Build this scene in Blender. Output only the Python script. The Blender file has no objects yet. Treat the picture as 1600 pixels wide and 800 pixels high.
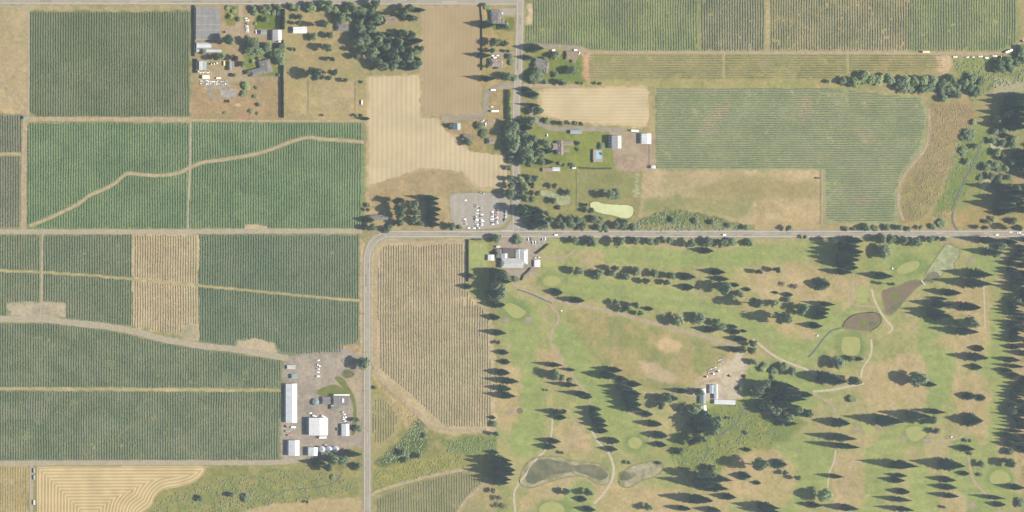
import bpy, math, random
import numpy as np
from mathutils import Vector
R = random.Random(7)
rng = np.random.default_rng(11)
SC = bpy.context.scene
COL = SC.collection
# ------------------------------------------------------------------ camera, sky, sun, exposure
CAMX, CAMY, CAMZ = -5200.0, 300.0, 8000.0        # the survey aircraft flew west of this place: everything tall leans east
cd = bpy.data.cameras.new('survey_camera'); cam = bpy.data.objects.new('survey_camera', cd); COL.objects.link(cam)
SC.camera = cam
cam.location = (CAMX, CAMY, CAMZ)
cd.sensor_width = 36.0; cd.lens = 36.0 * CAMZ / 1600.0
cd.shift_x = -CAMX / 1600.0; cd.shift_y = -CAMY / 1600.0
cd.clip_start = 10.0; cd.clip_end = 30000.0
SUN_EL, SUN_AZ = math.radians(40.0), math.radians(96.0)
w = bpy.data.worlds.new('World'); SC.world = w; w.use_nodes = True
sk = w.node_tree.nodes.new('ShaderNodeTexSky'); sk.sky_type = 'NISHITA'; sk.sun_disc = False
sk.sun_elevation = SUN_EL; sk.sun_rotation = SUN_AZ
w.node_tree.nodes['Background'].inputs['Strength'].default_value = 0.075
w.node_tree.links.new(sk.outputs[0], w.node_tree.nodes['Background'].inputs[0])
sl = bpy.data.lights.new('sun', 'SUN'); sl.energy = 4.5; sl.angle = math.radians(0.53); sl.color = (1.0, 0.95, 0.87)
so = bpy.data.objects.new('sun', sl); COL.objects.link(so)
so.rotation_euler = Vector((math.sin(SUN_AZ) * math.cos(SUN_EL), math.cos(SUN_AZ) * math.cos(SUN_EL), math.sin(SUN_EL))).to_track_quat('Z', 'Y').to_euler()
so.location = (3000, 0, 3000)
SC.view_settings.view_transform = 'Standard'; SC.view_settings.look = 'None'
SC.view_settings.exposure = 1.06; SC.view_settings.gamma = 1.0
COT = 1.0 / math.tan(SUN_EL)
# the clear summer air between the ground and the aircraft: one even box of faint haze
hm = bpy.data.materials.new('haze'); hm.use_nodes = True; hm.node_tree.nodes.remove(hm.node_tree.nodes['Principled BSDF'])
hv = hm.node_tree.nodes.new('ShaderNodeVolumePrincipled'); hv.inputs['Density'].default_value = 9.5e-6; hv.inputs['Color'].default_value = (0.74, 0.88, 1.0, 1)
hm.node_tree.links.new(hv.outputs[0], hm.node_tree.nodes['Material Output'].inputs['Volume'])
hme = bpy.data.meshes.new('haze')
hme.from_pydata([(x, y, z) for x in (-11000, 11000) for y in (-11000, 11000) for z in (-1.0, 8060.0)], [], [(0, 1, 3, 2), (4, 6, 7, 5), (0, 4, 5, 1), (2, 3, 7, 6), (0, 2, 6, 4), (1, 5, 7, 3)])
hme.materials.append(hm); ho = bpy.data.objects.new('haze', hme); COL.objects.link(ho); ho['kind'] = 'stuff'; ho['label'] = 'faint pale summer haze over the whole farmland'

# ------------------------------------------------------------------ helpers
def lin(c):
    c = c / 255.0
    return c / 12.92 if c < 0.04045 else ((c + 0.055) / 1.055) ** 2.4
ILL = (1.95, 1.98, 2.08); HZ0 = (0.046, 0.051, 0.058)
def alb(r, g, b):
    'base colour of a level surface that the survey shows as r, g, b in the sun'
    a_ = (r + g + b) / 3.0; r, g, b = r + 0.2 * (a_ - r) + 9, g + 0.2 * (a_ - g) + 5, b + 0.2 * (a_ - b) + 2
    return tuple(min(0.85, max(0.008, (lin(v) - h) / i)) for v, h, i in zip((r, g, b), HZ0, ILL))
def W(x, y, h=0.0):
    'world point at height h that the survey shows at x, y'
    t = 1.0 - h / CAMZ
    return (CAMX + (x - 800.0 - CAMX) * t, CAMY + (400.0 - y - CAMY) * t, h)
def lean(x):
    return (x - 800.0 - CAMX) / CAMZ
def smooth(pts, n=6, closed=False):
    P = [np.array(p, float) for p in pts]; m = len(P); out = []
    if m < 3: return [tuple(p) for p in P]
    for i in range(m if closed else m - 1):
        p1, p2 = P[i], P[(i + 1) % m]
        p0 = P[i - 1] if (closed or i > 0) else 2 * p1 - p2
        p3 = P[(i + 2) % m] if (closed or i + 2 < m) else 2 * p2 - p1
        for k in range(n):
            t = k / n
            out.append(tuple(0.5 * ((2 * p1) + (-p0 + p2) * t + (2 * p0 - 5 * p1 + 4 * p2 - p3) * t * t + (-p0 + 3 * p1 - 3 * p2 + p3) * t ** 3)))
    if not closed: out.append(tuple(P[-1]))
    return out
_lat = rng.random((257, 257))
def vnoise(x, y, s, seed=0):
    'smooth value noise in 0..1 at wavelength s'
    x = np.asarray(x, float) / s + 37.7 * seed + 500; y = np.asarray(y, float) / s + 91.3 * seed + 500
    xi = np.floor(x).astype(int); yi = np.floor(y).astype(int); fx = x - xi; fy = y - yi
    fx = fx * fx * (3 - 2 * fx); fy = fy * fy * (3 - 2 * fy)
    a = _lat[xi % 257, yi % 257]; b = _lat[(xi + 1) % 257, yi % 257]; c = _lat[xi % 257, (yi + 1) % 257]; d = _lat[(xi + 1) % 257, (yi + 1) % 257]
    return (a * (1 - fx) + b * fx) * (1 - fy) + (c * (1 - fx) + d * fx) * fy
def fbm(x, y, s, seed=0):
    return (vnoise(x, y, s, seed) * 0.5 + vnoise(x, y, s / 2.1, seed + 1) * 0.3 + vnoise(x, y, s / 4.7, seed + 2) * 0.2)
def inside(px, py, poly):
    ins = np.zeros(px.shape, bool); n = len(poly)
    for i in range(n):
        x1, y1 = poly[i]; x2, y2 = poly[(i + 1) % n]
        if y1 == y2: continue
        c = (y1 > py) != (y2 > py)
        ins ^= c & (px < (x2 - x1) * (py - y1) / (y2 - y1) + x1)
    return ins
def segdist(px, py, poly, closed=True):
    d = np.full(px.shape, 1e9); n = len(poly)
    for i in range(n if closed else n - 1):
        x1, y1 = poly[i]; x2, y2 = poly[(i + 1) % n]
        dx, dy = x2 - x1, y2 - y1; L = dx * dx + dy * dy + 1e-9
        t = np.clip(((px - x1) * dx + (py - y1) * dy) / L, 0, 1)
        d = np.minimum(d, (px - x1 - t * dx) ** 2 + (py - y1 - t * dy) ** 2)
    return np.sqrt(d)

def tag(o, label=None, cat=None, group=None, kind=None):
    if label: o['label'] = label
    if cat: o['category'] = cat
    if group: o['group'] = group
    if kind: o['kind'] = kind
    return o
def mesh(name, V, F, m=None, smooth_=False):
    me = bpy.data.meshes.new(name); me.from_pydata(V, [], F)
    if m is not None:
        for q in (m if isinstance(m, (list, tuple)) else [m]): me.materials.append(q)
    if smooth_: me.polygons.foreach_set('use_smooth', [True] * len(me.polygons))
    me.update(); return me
def link(name, me, parent=None, loc=None):
    o = bpy.data.objects.new(name, me); COL.objects.link(o)
    if parent is not None: o.parent = parent
    if loc is not None: o.location = loc
    return o
def np_mesh(name, V, Q, m, colors=None):
    'mesh from numpy vertex (n,3) and face (k,4 or 3) arrays'
    me = bpy.data.meshes.new(name); n, k, s = len(V), len(Q), Q.shape[1]
    me.vertices.add(n); me.vertices.foreach_set('co', np.asarray(V, np.float32).ravel())
    me.loops.add(k * s); me.loops.foreach_set('vertex_index', np.asarray(Q, np.int32).ravel())
    me.polygons.add(k); me.polygons.foreach_set('loop_start', np.arange(0, k * s, s, dtype=np.int32))
    me.update(calc_edges=True)
    if colors is not None:
        a = me.color_attributes.new('albedo', 'FLOAT_COLOR', 'POINT')
        c = np.ones((n, 4), np.float32); c[:, :3] = colors; a.data.foreach_set('color', c.ravel())
    if m is not None: me.materials.append(m)
    return me

# ------------------------------------------------------------------ materials
def mat(name, col=(0.5, 0.5, 0.5), rough=0.9, spec=0.2, var=0.25, scale=0.3, col2=None, attr=False, metal=0.0, rnd=0.0, stripe=None, detail=6):
    m = bpy.data.materials.new(name); m.use_nodes = True; nt = m.node_tree; N = nt.nodes; Lk = nt.links
    b = N['Principled BSDF']; b.inputs['Roughness'].default_value = rough; b.inputs['Specular IOR Level'].default_value = spec
    b.inputs['Metallic'].default_value = metal
    tc = N.new('ShaderNodeNewGeometry') if not rnd else N.new('ShaderNodeTexCoord')
    pos = tc.outputs['Position'] if not rnd else tc.outputs['Object']
    nz = N.new('ShaderNodeTexNoise'); nz.inputs['Scale'].default_value = scale; nz.inputs['Detail'].default_value = detail; nz.inputs['Roughness'].default_value = 0.62
    Lk.new(pos, nz.inputs['Vector'])
    if attr:
        at = N.new('ShaderNodeVertexColor'); at.layer_name = 'albedo'; src = at.outputs['Color']
    else:
        mx = N.new('ShaderNodeMix'); mx.data_type = 'RGBA'; mx.inputs[6].default_value = (*col, 1); mx.inputs[7].default_value = (*(col2 or col), 1)
        rp = N.new('ShaderNodeMapRange'); rp.inputs[1].default_value = 0.4; rp.inputs[2].default_value = 0.6
        n2 = N.new('ShaderNodeTexNoise'); n2.inputs['Scale'].default_value = scale * 0.35; n2.inputs['Detail'].default_value = 4
        Lk.new(pos, n2.inputs['Vector']); Lk.new(n2.outputs['Fac'], rp.inputs[0]); Lk.new(rp.outputs[0], mx.inputs[0]); src = mx.outputs[2]
    mr = N.new('ShaderNodeMapRange'); mr.inputs[1].default_value = 0.25; mr.inputs[2].default_value = 0.75
    mr.inputs[3].default_value = 1 - var; mr.inputs[4].default_value = 1 + var; Lk.new(nz.outputs['Fac'], mr.inputs[0])
    val = mr.outputs[0]
    if rnd:
        oi = N.new('ShaderNodeObjectInfo'); r2 = N.new('ShaderNodeMapRange'); r2.inputs[3].default_value = 1 - rnd; r2.inputs[4].default_value = 1 + rnd
        Lk.new(oi.outputs['Random'], r2.inputs[0]); mu = N.new('ShaderNodeMath'); mu.operation = 'MULTIPLY'; Lk.new(val, mu.inputs[0]); Lk.new(r2.outputs[0], mu.inputs[1]); val = mu.outputs[0]
    if stripe:
        wv = N.new('ShaderNodeTexWave'); wv.bands_direction = stripe[0]; wv.inputs['Scale'].default_value = stripe[1]; wv.inputs['Distortion'].default_value = 0.6
        Lk.new(pos, wv.inputs['Vector']); r3 = N.new('ShaderNodeMapRange'); r3.inputs[3].default_value = 1 - stripe[2]; r3.inputs[4].default_value = 1 + stripe[2]
        Lk.new(wv.outputs['Fac'], r3.inputs[0]); m3 = N.new('ShaderNodeMath'); m3.operation = 'MULTIPLY'; Lk.new(val, m3.inputs[0]); Lk.new(r3.outputs[0], m3.inputs[1]); val = m3.outputs[0]
    vm = N.new('ShaderNodeVectorMath'); vm.operation = 'SCALE'; Lk.new(src, vm.inputs[0]); Lk.new(val, vm.inputs['Scale'])
    Lk.new(vm.outputs[0], b.inputs['Base Color'])
    return m
M = {}
M['ground'] = mat('ground', attr=True, var=0.2, scale=0.22, spec=0.0, rough=1.0)
M['crop'] = mat('crop_leaf', attr=True, var=0.3, scale=0.5, spec=0.05)
M['straw'] = mat('straw', attr=True, var=0.12, scale=0.9, spec=0.0, rough=1.0)
M['asphalt'] = mat('asphalt', alb(178, 174, 160), col2=alb(170, 166, 153), var=0.1, scale=0.25, spec=0.1)
M['asphalt_pale'] = mat('asphalt_pale', alb(186, 182, 168), col2=alb(178, 174, 161), var=0.1, scale=0.3, spec=0.1)
M['asphalt_lot'] = mat('asphalt_lot', alb(181, 176, 162), col2=alb(175, 170, 157), var=0.1, scale=0.2, spec=0.1)
M['gravel'] = mat('gravel', alb(189, 179, 155), col2=alb(180, 170, 146), var=0.14, scale=0.4, spec=0.0)
M['gravel_grey'] = mat('gravel_grey', alb(163, 155, 141), col2=alb(176, 167, 151), var=0.16, scale=0.22, spec=0.0)
M['dirt'] = mat('dirt', alb(196, 178, 146), col2=alb(182, 163, 130), var=0.15, scale=0.4, spec=0.0)
M['dirt_path'] = mat('dirt_path', alb(192, 175, 147), col2=alb(182, 164, 136), var=0.14, scale=0.4, spec=0.0)
M['path'] = mat('cart_path', alb(212, 201, 174), col2=alb(202, 190, 162), var=0.08, scale=0.5, spec=0.05)
M['line_white'] = mat('line_white', alb(214, 212, 208), var=0.18, scale=0.6)
M['line_yellow'] = mat('line_yellow', alb(205, 180, 132), var=0.15, scale=0.6)
M['green'] = mat('putting_turf', alb(184, 186, 116), col2=alb(172, 182, 112), var=0.06, scale=0.3, spec=0.0)
M['sand'] = mat('bunker_sand', alb(180, 166, 150), col2=alb(168, 152, 136), var=0.1, scale=0.6, spec=0.0)
M['lawn'] = mat('lawn', alb(124, 138, 80), col2=alb(134, 144, 88), var=0.14, scale=0.35, spec=0.0)
M['water'] = mat('pond_water', (0.066, 0.066, 0.026), col2=(0.105, 0.098, 0.05), rough=0.6, spec=0.05, var=0.3, scale=0.16)
M['water_blue'] = mat('pool_water', (0.22, 0.33, 0.40), rough=0.1, spec=0.5, var=0.06, scale=1.0)
M['creek'] = mat('creek_water', (0.04, 0.045, 0.035), rough=0.6, spec=0.2, var=0.3, scale=0.4)
M['duckweed'] = mat('duckweed', alb(219, 229, 168), col2=alb(210, 222, 156), var=0.06, scale=0.25, rough=0.8)
M['scum'] = mat('pale_algae', alb(184, 192, 150), col2=alb(158, 168, 124), var=0.16, scale=0.25, spec=0)
M['scum_grey'] = mat('grey_algae', alb(186, 182, 150), col2=alb(150, 150, 112), var=0.2, scale=0.22, spec=.0)
M['mud'] = mat('pond_mud', alb(143, 128, 104), col2=alb(132, 122, 104), var=0.14, scale=0.3, rough=0.8, spec=0.08)
M['conifer'] = mat('conifer_needles', (0.044, 0.066, 0.034), col2=(0.064, 0.084, 0.042), var=0.35, scale=5, rnd=0.22, spec=0.1)
M['conifer_b'] = mat('olive_needles', (0.064, 0.082, 0.040), col2=(0.090, 0.104, 0.050), var=0.35, scale=5, rnd=0.25, spec=0.1)
M['broad'] = mat('broad_leaves', (0.110, 0.146, 0.066), col2=(0.155, 0.175, 0.082), var=0.35, scale=4, rnd=0.25, spec=0.1)
M['broad_light'] = mat('light_leaves', (0.17, 0.215, 0.085), col2=(0.20, 0.225, 0.09), var=0.3, scale=4, rnd=0.18, spec=0.1)
M['broad_purple'] = mat('purple_leaves', (0.075, 0.035, 0.04), col2=(0.085, 0.05, 0.045), var=0.3, scale=4, rnd=0.15, spec=0.1)
M['dead'] = mat('dry_twigs', (0.12, 0.095, 0.07), var=0.3, scale=4, rnd=0.2, spec=0.0)
M['bark'] = mat('bark', (0.10, 0.075, 0.055), var=0.3, scale=3)
M['hedge_y'] = mat('yellow_hedge', (0.20, 0.20, 0.045), col2=(0.15, 0.18, 0.05), var=0.3, scale=0.8)
M['hedge'] = mat('dark_hedge', (0.035, 0.05, 0.028), col2=(0.05, 0.062, 0.03), var=0.3, scale=0.8)
M['brush'] = mat('brush', attr=True, var=0.3, scale=0.6, spec=0.0)
def roofm(name, rgb, rgb2=None, rough=0.5, spec=0.35, var=0.09, sc=0.5): return mat(name, alb(*rgb), col2=alb(*(rgb2 or rgb)), rough=rough, spec=spec, var=var, scale=sc, stripe=('Y', .085, .05) if rough < .8 else None)
M['metal_white'] = roofm('white_metal_roof', (226, 233, 238), (218, 227, 233))
M['metal_bright'] = roofm('bright_white_roof', (246, 247, 248), (240, 242, 244))
M['metal_grey'] = roofm('grey_metal_roof', (198, 203, 204), (188, 194, 197))
M['metal_teal'] = roofm('teal_metal_roof', (142, 176, 178), (130, 165, 170))
M['metal_dteal'] = roofm('dark_teal_roof', (96, 132, 142), (88, 122, 134))
M['metal_blue'] = roofm('pale_blue_roof', (160, 186, 200), (150, 178, 196))
M['shingle_grey'] = roofm('grey_shingles', (150, 150, 148), (140, 140, 140), 0.9, 0.1, 0.16, 1.2)
M['shingle_dark'] = roofm('dark_shingles', (120, 119, 117), (112, 112, 113), 0.9, 0.1, 0.16, 1.2)
M['shingle_tan'] = roofm('tan_shingles', (172, 155, 134), (162, 146, 128), 0.9, 0.1, 0.16, 1.2)
M['shingle_pink'] = roofm('rosy_shingles', (178, 163, 156), (168, 152, 146), 0.9, 0.1, 0.16, 1.2)
M['wall_white'] = mat('white_siding', (0.62, 0.62, 0.6), var=0.08, scale=0.8)
M['wall_grey'] = mat('grey_siding', (0.36, 0.37, 0.38), var=0.1, scale=0.8)
M['wall_blue'] = mat('blue_siding', (0.2, 0.32, 0.42), var=0.1, scale=0.8)
M['wall_tan'] = mat('tan_siding', (0.4, 0.33, 0.25), var=0.1, scale=0.8)
M['door'] = mat('door_paint', (0.22, 0.2, 0.19), var=0.1, scale=1)
M['glass'] = mat('window_glass', (0.03, 0.04, 0.05), rough=0.08, spec=0.6, var=0.1, scale=1)
M['brick'] = mat('chimney_brick', (0.28, 0.16, 0.12), var=0.2, scale=3)
M['timber'] = mat('weathered_timber', (0.27, 0.21, 0.15), var=0.25, scale=1.5)
M['steel'] = mat('galvanised_steel', (0.5, 0.52, 0.53), rough=0.4, spec=0.5, var=0.08, scale=1)
M['shade'] = mat('shade_cloth', alb(158, 160, 160), col2=alb(149, 152, 150), var=0.12, scale=0.25)
M['poly'] = mat('greenhouse_film', alb(214, 221, 226), col2=alb(202, 211, 219), rough=0.35, spec=0.4, var=0.06, scale=0.4)
M['tyre'] = mat('tyre_rubber', (0.03, 0.03, 0.03), var=0.1, scale=2)
M['lamp'] = mat('headlight_glass', (0.7, 0.7, 0.68), rough=0.1, spec=0.6, var=0.02, scale=2)
PAINT = dict(white=(0.8, 0.8, 0.79), silver=(0.45, 0.46, 0.47), grey=(0.2, 0.21, 0.22), black=(0.025, 0.027, 0.03), red=(0.42, 0.06, 0.05), maroon=(0.2, 0.04, 0.05), blue=(0.07, 0.15, 0.33), green=(0.06, 0.14, 0.08), yellow=(0.7, 0.5, 0.09), orange=(0.75, 0.26, 0.09), tan=(0.5, 0.42, 0.3), cream=(0.75, 0.7, 0.5))
for k_, v_ in PAINT.items(): M['p_' + k_] = mat(k_ + '_paint', v_, rough=0.3, spec=0.5, var=0.04, scale=2)

# ------------------------------------------------------------------ tracks and roads (survey coordinates)
NS = [(813, -30), (812.5, 0), (811.5, 60), (810, 110), (807, 155), (806, 200), (806, 300), (806, 345), (806, 364)]
EW = [(573.5, 830), (573.5, 640), (573, 470), (573, 415), (574.5, 396), (579.5, 383), (588, 373.5), (600, 368), (620, 366), (800, 365.6), (1200, 365.6), (1590, 365.5), (1680, 365.5)]
TOP = [(-40, 0.2), (400, 0.8), (810, 1.6)]
T_DIAG = smooth([(46, 353), (70, 344), (100, 330), (125, 317), (140, 305), (160, 297), (180, 286), (195, 273), (205, 271), (235, 274), (265, 273), (285, 268), (298, 261), (320, 253), (345, 250), (370, 246), (395, 242), (425, 233), (450, 223), (470, 217), (485, 214.5), (500, 217), (530, 219), (569, 222)], 3)
T_BOT = smooth([(-20, 498), (40, 499), (75, 499), (110, 504), (160, 509), (210, 518), (260, 531), (320, 541), (370, 546), (410, 553), (450, 560)], 4)
TRACKS = [  # name, points, width, material, label
    ('farm_track', [(-30, 362), (250, 362), (430, 361), (566, 361)], 7.5, 'gravel', 'wide pale gravel farm track running east between the hop fields to the road bend'),
    ('farm_track', [(40, 186), (38, 230), (37, 300), (37, 358)], 8, 'dirt', 'sandy farm track down the west side of the hop fields'),
    ('farm_track', [(45, 8), (45, 100), (44, 178), (41, 188)], 3.2, 'gravel', 'narrow pale track along the west edge of the top left field'),
    ('farm_track', [(42, 186), (150, 186), (300, 187)], 6.5, 'dirt', 'straight sandy track below the top left hop field'),
    ('farm_track', [(300, 187.5), (440, 189), (575, 189)], 3.2, 'dirt', 'thin dry track above the middle hop field'),
    ('farm_track', T_DIAG, 4.8, 'dirt', 'winding sandy track cutting across two hop fields'),
    ('farm_track', [(298.5, 190), (297.5, 225), (297, 262), (294.5, 320), (294, 357)], 3.6, 'gravel', 'pale track straight down between the two upper hop fields'),
    ('farm_track', T_BOT, 9.6, 'gravel', 'curving gravel track sloping from the left edge to the farmyard'),
    ('farm_track', [(67, 364), (65.5, 420), (65, 470), (62, 500)], 3.4, 'gravel', 'short pale track between the two lower left fields'),
    ('farm_track', smooth([(-20, 724), (200, 723), (380, 723), (440, 722), (462, 718), (478, 710), (488, 694)], 4), 7.5, 'gravel', 'gravel track along the bottom of the lower left field into the farmyard'),
    ('farm_track', [(49, 722), (48.5, 820)], 5.5, 'gravel', 'short gravel track going south beside the mown hay field'),
    ('farm_track', [(-20, 112), (5, 127), (25, 155), (42, 178)], 4.2, 'dirt', 'faint diagonal track across the dry left corner field'),
    ('farm_track', [(-20, 10), (30, 10), (44, 18)], 3.0, 'gravel', 'faint track below the top road at the left corner'),
    ('driveway', smooth([(806, 134), (785, 134), (770, 138), (761, 148), (759, 165), (757, 174), (745, 182), (720, 184), (690, 184)], 5), 8, 'gravel_grey', 'grey gravel driveway curving from the road to the teal roofed barn'),
    ('driveway', smooth([(812, 132), (830, 134), (860, 134), (905, 135)], 4), 5.5, 'dirt', 'sandy lane leaving the north road above the tan hay field'),
    ('driveway', smooth([(810, 156), (825, 168), (832, 180), (845, 194), (865, 201), (900, 202), (940, 202), (975, 205)], 5), 7, 'gravel_grey', 'grey driveway winding from the road to the white barn yard'),
    ('driveway', [(806, 84), (790, 84), (768, 84)], 6, 'gravel_grey', 'short driveway to the rosy roofed house'),
    ('driveway', [(808, 18), (796, 18), (780, 19)], 11, 'asphalt_lot', 'short paved drive of the corner house'),
    ('driveway', smooth([(814, 72), (835, 71), (865, 73), (890, 74), (905, 76), (916, 84)], 4), 6, 'gravel_grey', 'gravel drive along the bottom of the top right field'),
    ('driveway', smooth([(376, 4), (376, 25), (371, 40), (372, 55)], 4), 7, 'dirt_path', 'dirt drive going down from the top road to the homestead'),
    ('driveway', smooth([(560, 690), (545, 686), (530, 686)], 4), 6, 'gravel_grey', 'short paved entrance from the road into the farmyard'),
    ('farm_track', smooth([(904, 78), (940, 81.5), (1100, 82), (1300, 82.5), (1480, 83), (1540, 84), (1575, 80), (1595, 66), (1610, 45)], 4), 4, 'dirt_path', 'dry headland track between the upper right fields'),
    ('farm_track', smooth([(586, 395), (588, 384), (600, 378), (640, 378), (660, 381), (690, 377), (727, 378)], 3), 4, 'dirt', 'sandy headland along the top of the trellised vineyard'),
    ('farm_track', smooth([(588, 395), (587, 450), (586, 520), (587, 572), (592, 590), (620, 615), (650, 645), (672, 665), (695, 672), (730, 673), (760, 671)], 4), 6, 'dirt', 'sandy track round the west and south of the trellised vineyard'),
    ('farm_track', smooth([(583, 775), (590, 768), (640, 752), (700, 738), (735, 732)], 4), 5, 'dirt', 'sandy track above the bottom vineyard'),
    ('farm_track', smooth([(758, 754), (745, 766), (725, 785), (712, 810)], 4), 5, 'dirt', 'sandy track on the east side of the bottom vineyard'),
    ('farm_track', [(1285, 264), (1284.5, 352)], 2.6, 'dirt', 'thin bare track beside the fence of the grazed paddock'),
    ('farm_track', smooth([(1452, 170), (1452, 205), (1446, 232), (1425, 258), (1410, 280), (1404, 300), (1405, 325), (1412, 345)], 4), 4.5, 'dirt', 'sandy track curving round the east edge of the striped field'),
    ('gravel_path', smooth([(795, 432), (806, 446), (820, 455), (840, 461), (855, 467), (880, 471), (905, 476), (940, 484), (975, 492), (1010, 502), (1050, 512), (1085, 522), (1120, 531), (1150, 541), (1160, 548)], 4), 4.5, 'dirt_path', 'long gravel service path crossing the golf course from the clubhouse'),
    ('gravel_path', smooth([(1160, 545), (1152, 560), (1140, 580), (1130, 600)], 4), 8, 'path', 'gravel drive down to the maintenance yard'),
    ('gravel_path', smooth([(1125, 592), (1100, 598), (1080, 606), (1062, 612)], 4), 4, 'dirt', 'pale gravel spur west of the maintenance sheds'),
    ('cart_path', smooth([(1176, 530), (1184, 536), (1198, 548), (1215, 559), (1240, 570), (1262, 578), (1280, 588), (1292, 600)], 4), 2.6, 'path', 'pale cart path south east of the service path'),
    ('cart_path', smooth([(858, 468), (863, 480), (872, 492), (872, 502), (865, 512), (860, 526), (862, 540), (868, 553), (880, 570), (893, 585), (905, 602), (918, 615), (922, 632)], 4), 3.2, 'dirt_path', 'earth cart path winding down beside the second fairway'),
    ('cart_path', smooth([(924, 672), (934, 690), (949, 705), (956, 720), (959, 735), (955, 752), (944, 770), (928, 787)], 4), 3.0, 'path', 'pale cart path curving between the two lower ponds'),
    ('cart_path', smooth([(864, 640), (861, 680), (852, 704), (840, 714), (830, 730), (815, 750), (805, 765), (803, 780), (807, 815)], 4), 2.6, 'path', 'pale cart path around the west end of the long pond'),
    ('cart_path', smooth([(1270, 612), (1300, 609), (1330, 603), (1350, 599)], 4), 2.8, 'path', 'pale cart path running east from the dark woods'),
    ('cart_path', smooth([(1345, 590), (1348, 575), (1358, 560), (1362, 545), (1361, 530)], 4), 2.6, 'path', 'pale cart path bending up to the square putting green'),
    ('cart_path', smooth([(1270, 615), (1285, 623), (1300, 632), (1306, 645), (1308, 655)], 4), 3, 'dirt_path', 'faint cart path below the dark woods'),
    ('cart_path', smooth([(1306, 703), (1303, 722), (1296, 738), (1293, 762)], 4), 2.2, 'path', 'pale cart path beneath the three long conifers'),
    ('cart_path', smooth([(1334, 428), (1331, 445), (1330, 462), (1334, 476), (1352, 478), (1368, 480)], 4), 2.4, 'dirt_path', 'cart path looping round the fenced tee'),
    ('cart_path', smooth([(1362, 452), (1366, 468), (1375, 486), (1386, 502), (1395, 513), (1388, 521)], 4), 2.6, 'path', 'pale cart path between the two muddy ponds'),
    ('cart_path', [(1537, 448), (1538, 475), (1539, 512)], 1.8, 'path', 'thin straight path by the eastern conifers'),
    ('cart_path', smooth([(1462, 716), (1464, 700), (1472, 691), (1486, 687), (1500, 684), (1514, 674)], 4), 3, 'dirt_path', 'short curved cart path at the eastern greens'),
    ('cart_path', smooth([(1512, 712), (1516, 730), (1520, 748), (1530, 762), (1542, 774), (1556, 787), (1566, 805)], 4), 3, 'dirt_path', 'cart path curling to the bottom right corner'),
    ('cart_path', smooth([(845, 402), (862, 402), (880, 402), (892, 396), (903, 386)], 4), 2.4, 'dirt_path', 'cart path from the clubhouse yard to the first tee'),
]
GRASS_STRIPS = [([(-20, 422), (60, 425), (140, 430), (220, 437), (320, 447), (440, 459), (562, 470)], 3.6), ([(-20, 607), (440, 610)], 5.0), ([(-10, 241), (34, 241)], 5.0),
                ([(1131, 84), (1131, 122)], 4), ([(1325, 84), (1325, 114)], 5), ([(1199.5, -10), (1199.5, 82)], 6)]
EXCL = [(p, w_ / 2 + 0.6) for (_, p, w_, _, _) in TRACKS] + [(p, w_ / 2) for p, w_ in GRASS_STRIPS]

# ------------------------------------------------------------------ the ground: one sheet, colours of soil and grass painted on a fine grid
gx = np.concatenate([[-9000, -4000, -1500, -400], np.arange(-60, 1661, 1.6), [2000, 3000, 5500, 10000]])
gy = np.concatenate([[-9000, -4000, -1500, -400], np.arange(-60, 861, 1.6), [1200, 2200, 4500, 9000]])
GX, GY = np.meshgrid(gx, gy, indexing='ij')
GC = np.zeros(GX.shape + (3,))
jx = (vnoise(GX, GY, 9, 3) - 0.5) * 5 + (vnoise(GX, GY, 4, 5) - 0.5) * 2; jy = (vnoise(GX, GY, 9, 4) - 0.5) * 5 + (vnoise(GX, GY, 4, 6) - 0.5) * 2
def C3(rgb): return np.array(alb(*rgb))
TANG, GRN, BRN = C3((180, 166, 120)), C3((146, 150, 98)), C3((186, 162, 120))
n1 = fbm(GX, GY, 120, 1)[..., None]
GC[:] = TANG * n1 + GRN * (1 - n1)
def paint(poly, rgb, soft=2.0, mixn=None, jit=1.0, a=1.0, rgb2=None, ns=18, sm=False, mow=0):
    'lay one ground cover over the sheet; rgb2 mottles it'
    if sm: poly = smooth(poly, 5, True)
    xs = [p[0] for p in poly]; ys = [p[1] for p in poly]; pad = soft + 8
    i0, i1 = np.searchsorted(gx, [min(xs) - pad, max(xs) + pad]); j0, j1 = np.searchsorted(gy, [min(ys) - pad, max(ys) + pad])
    sx = GX[i0:i1, j0:j1]; sy = GY[i0:i1, j0:j1]
    if sx.size == 0: return
    px = sx + jit * jx[i0:i1, j0:j1]; py = sy + jit * jy[i0:i1, j0:j1]
    d = segdist(px, py, poly) * np.where(inside(px, py, poly), 1, -1)
    k = np.clip(0.5 + d / (2 * max(soft, 0.4)), 0, 1); k = (k * k * (3 - 2 * k)) * a
    if mixn is not None: k = k * np.clip((fbm(sx, sy, mixn[0], mixn[1]) - mixn[2]) / mixn[3] + 0.5, 0, 1)
    c = np.broadcast_to(C3(rgb), sx.shape + (3,))
    if rgb2 is not None:
        t = np.clip((fbm(sx, sy, ns, int(xs[0]) % 13) - 0.5) * 3.2 + 0.5, 0, 1)[..., None]
        c = c * (1 - t) + C3(rgb2) * t
    if mow: c = c * (1 + .035 * np.sign(np.sin((sx * math.cos(mow) + sy * math.sin(mow)) / 2.6)))[..., None]
    GC[i0:i1, j0:j1] = GC[i0:i1, j0:j1] * (1 - k[..., None]) + c * k[..., None]
def box(x0, y0, x1, y1): return [(x0, y0), (x1, y0), (x1, y1), (x0, y1)]
def ell(cx, cy, rx, ry, rot=0, n=20):
    c, s = math.cos(rot), math.sin(rot)
    return [(cx + rx * math.cos(t) * c - ry * math.sin(t) * s, cy + rx * math.cos(t) * s + ry * math.sin(t) * c) for t in [2 * math.pi * i / n for i in range(n)]]
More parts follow.
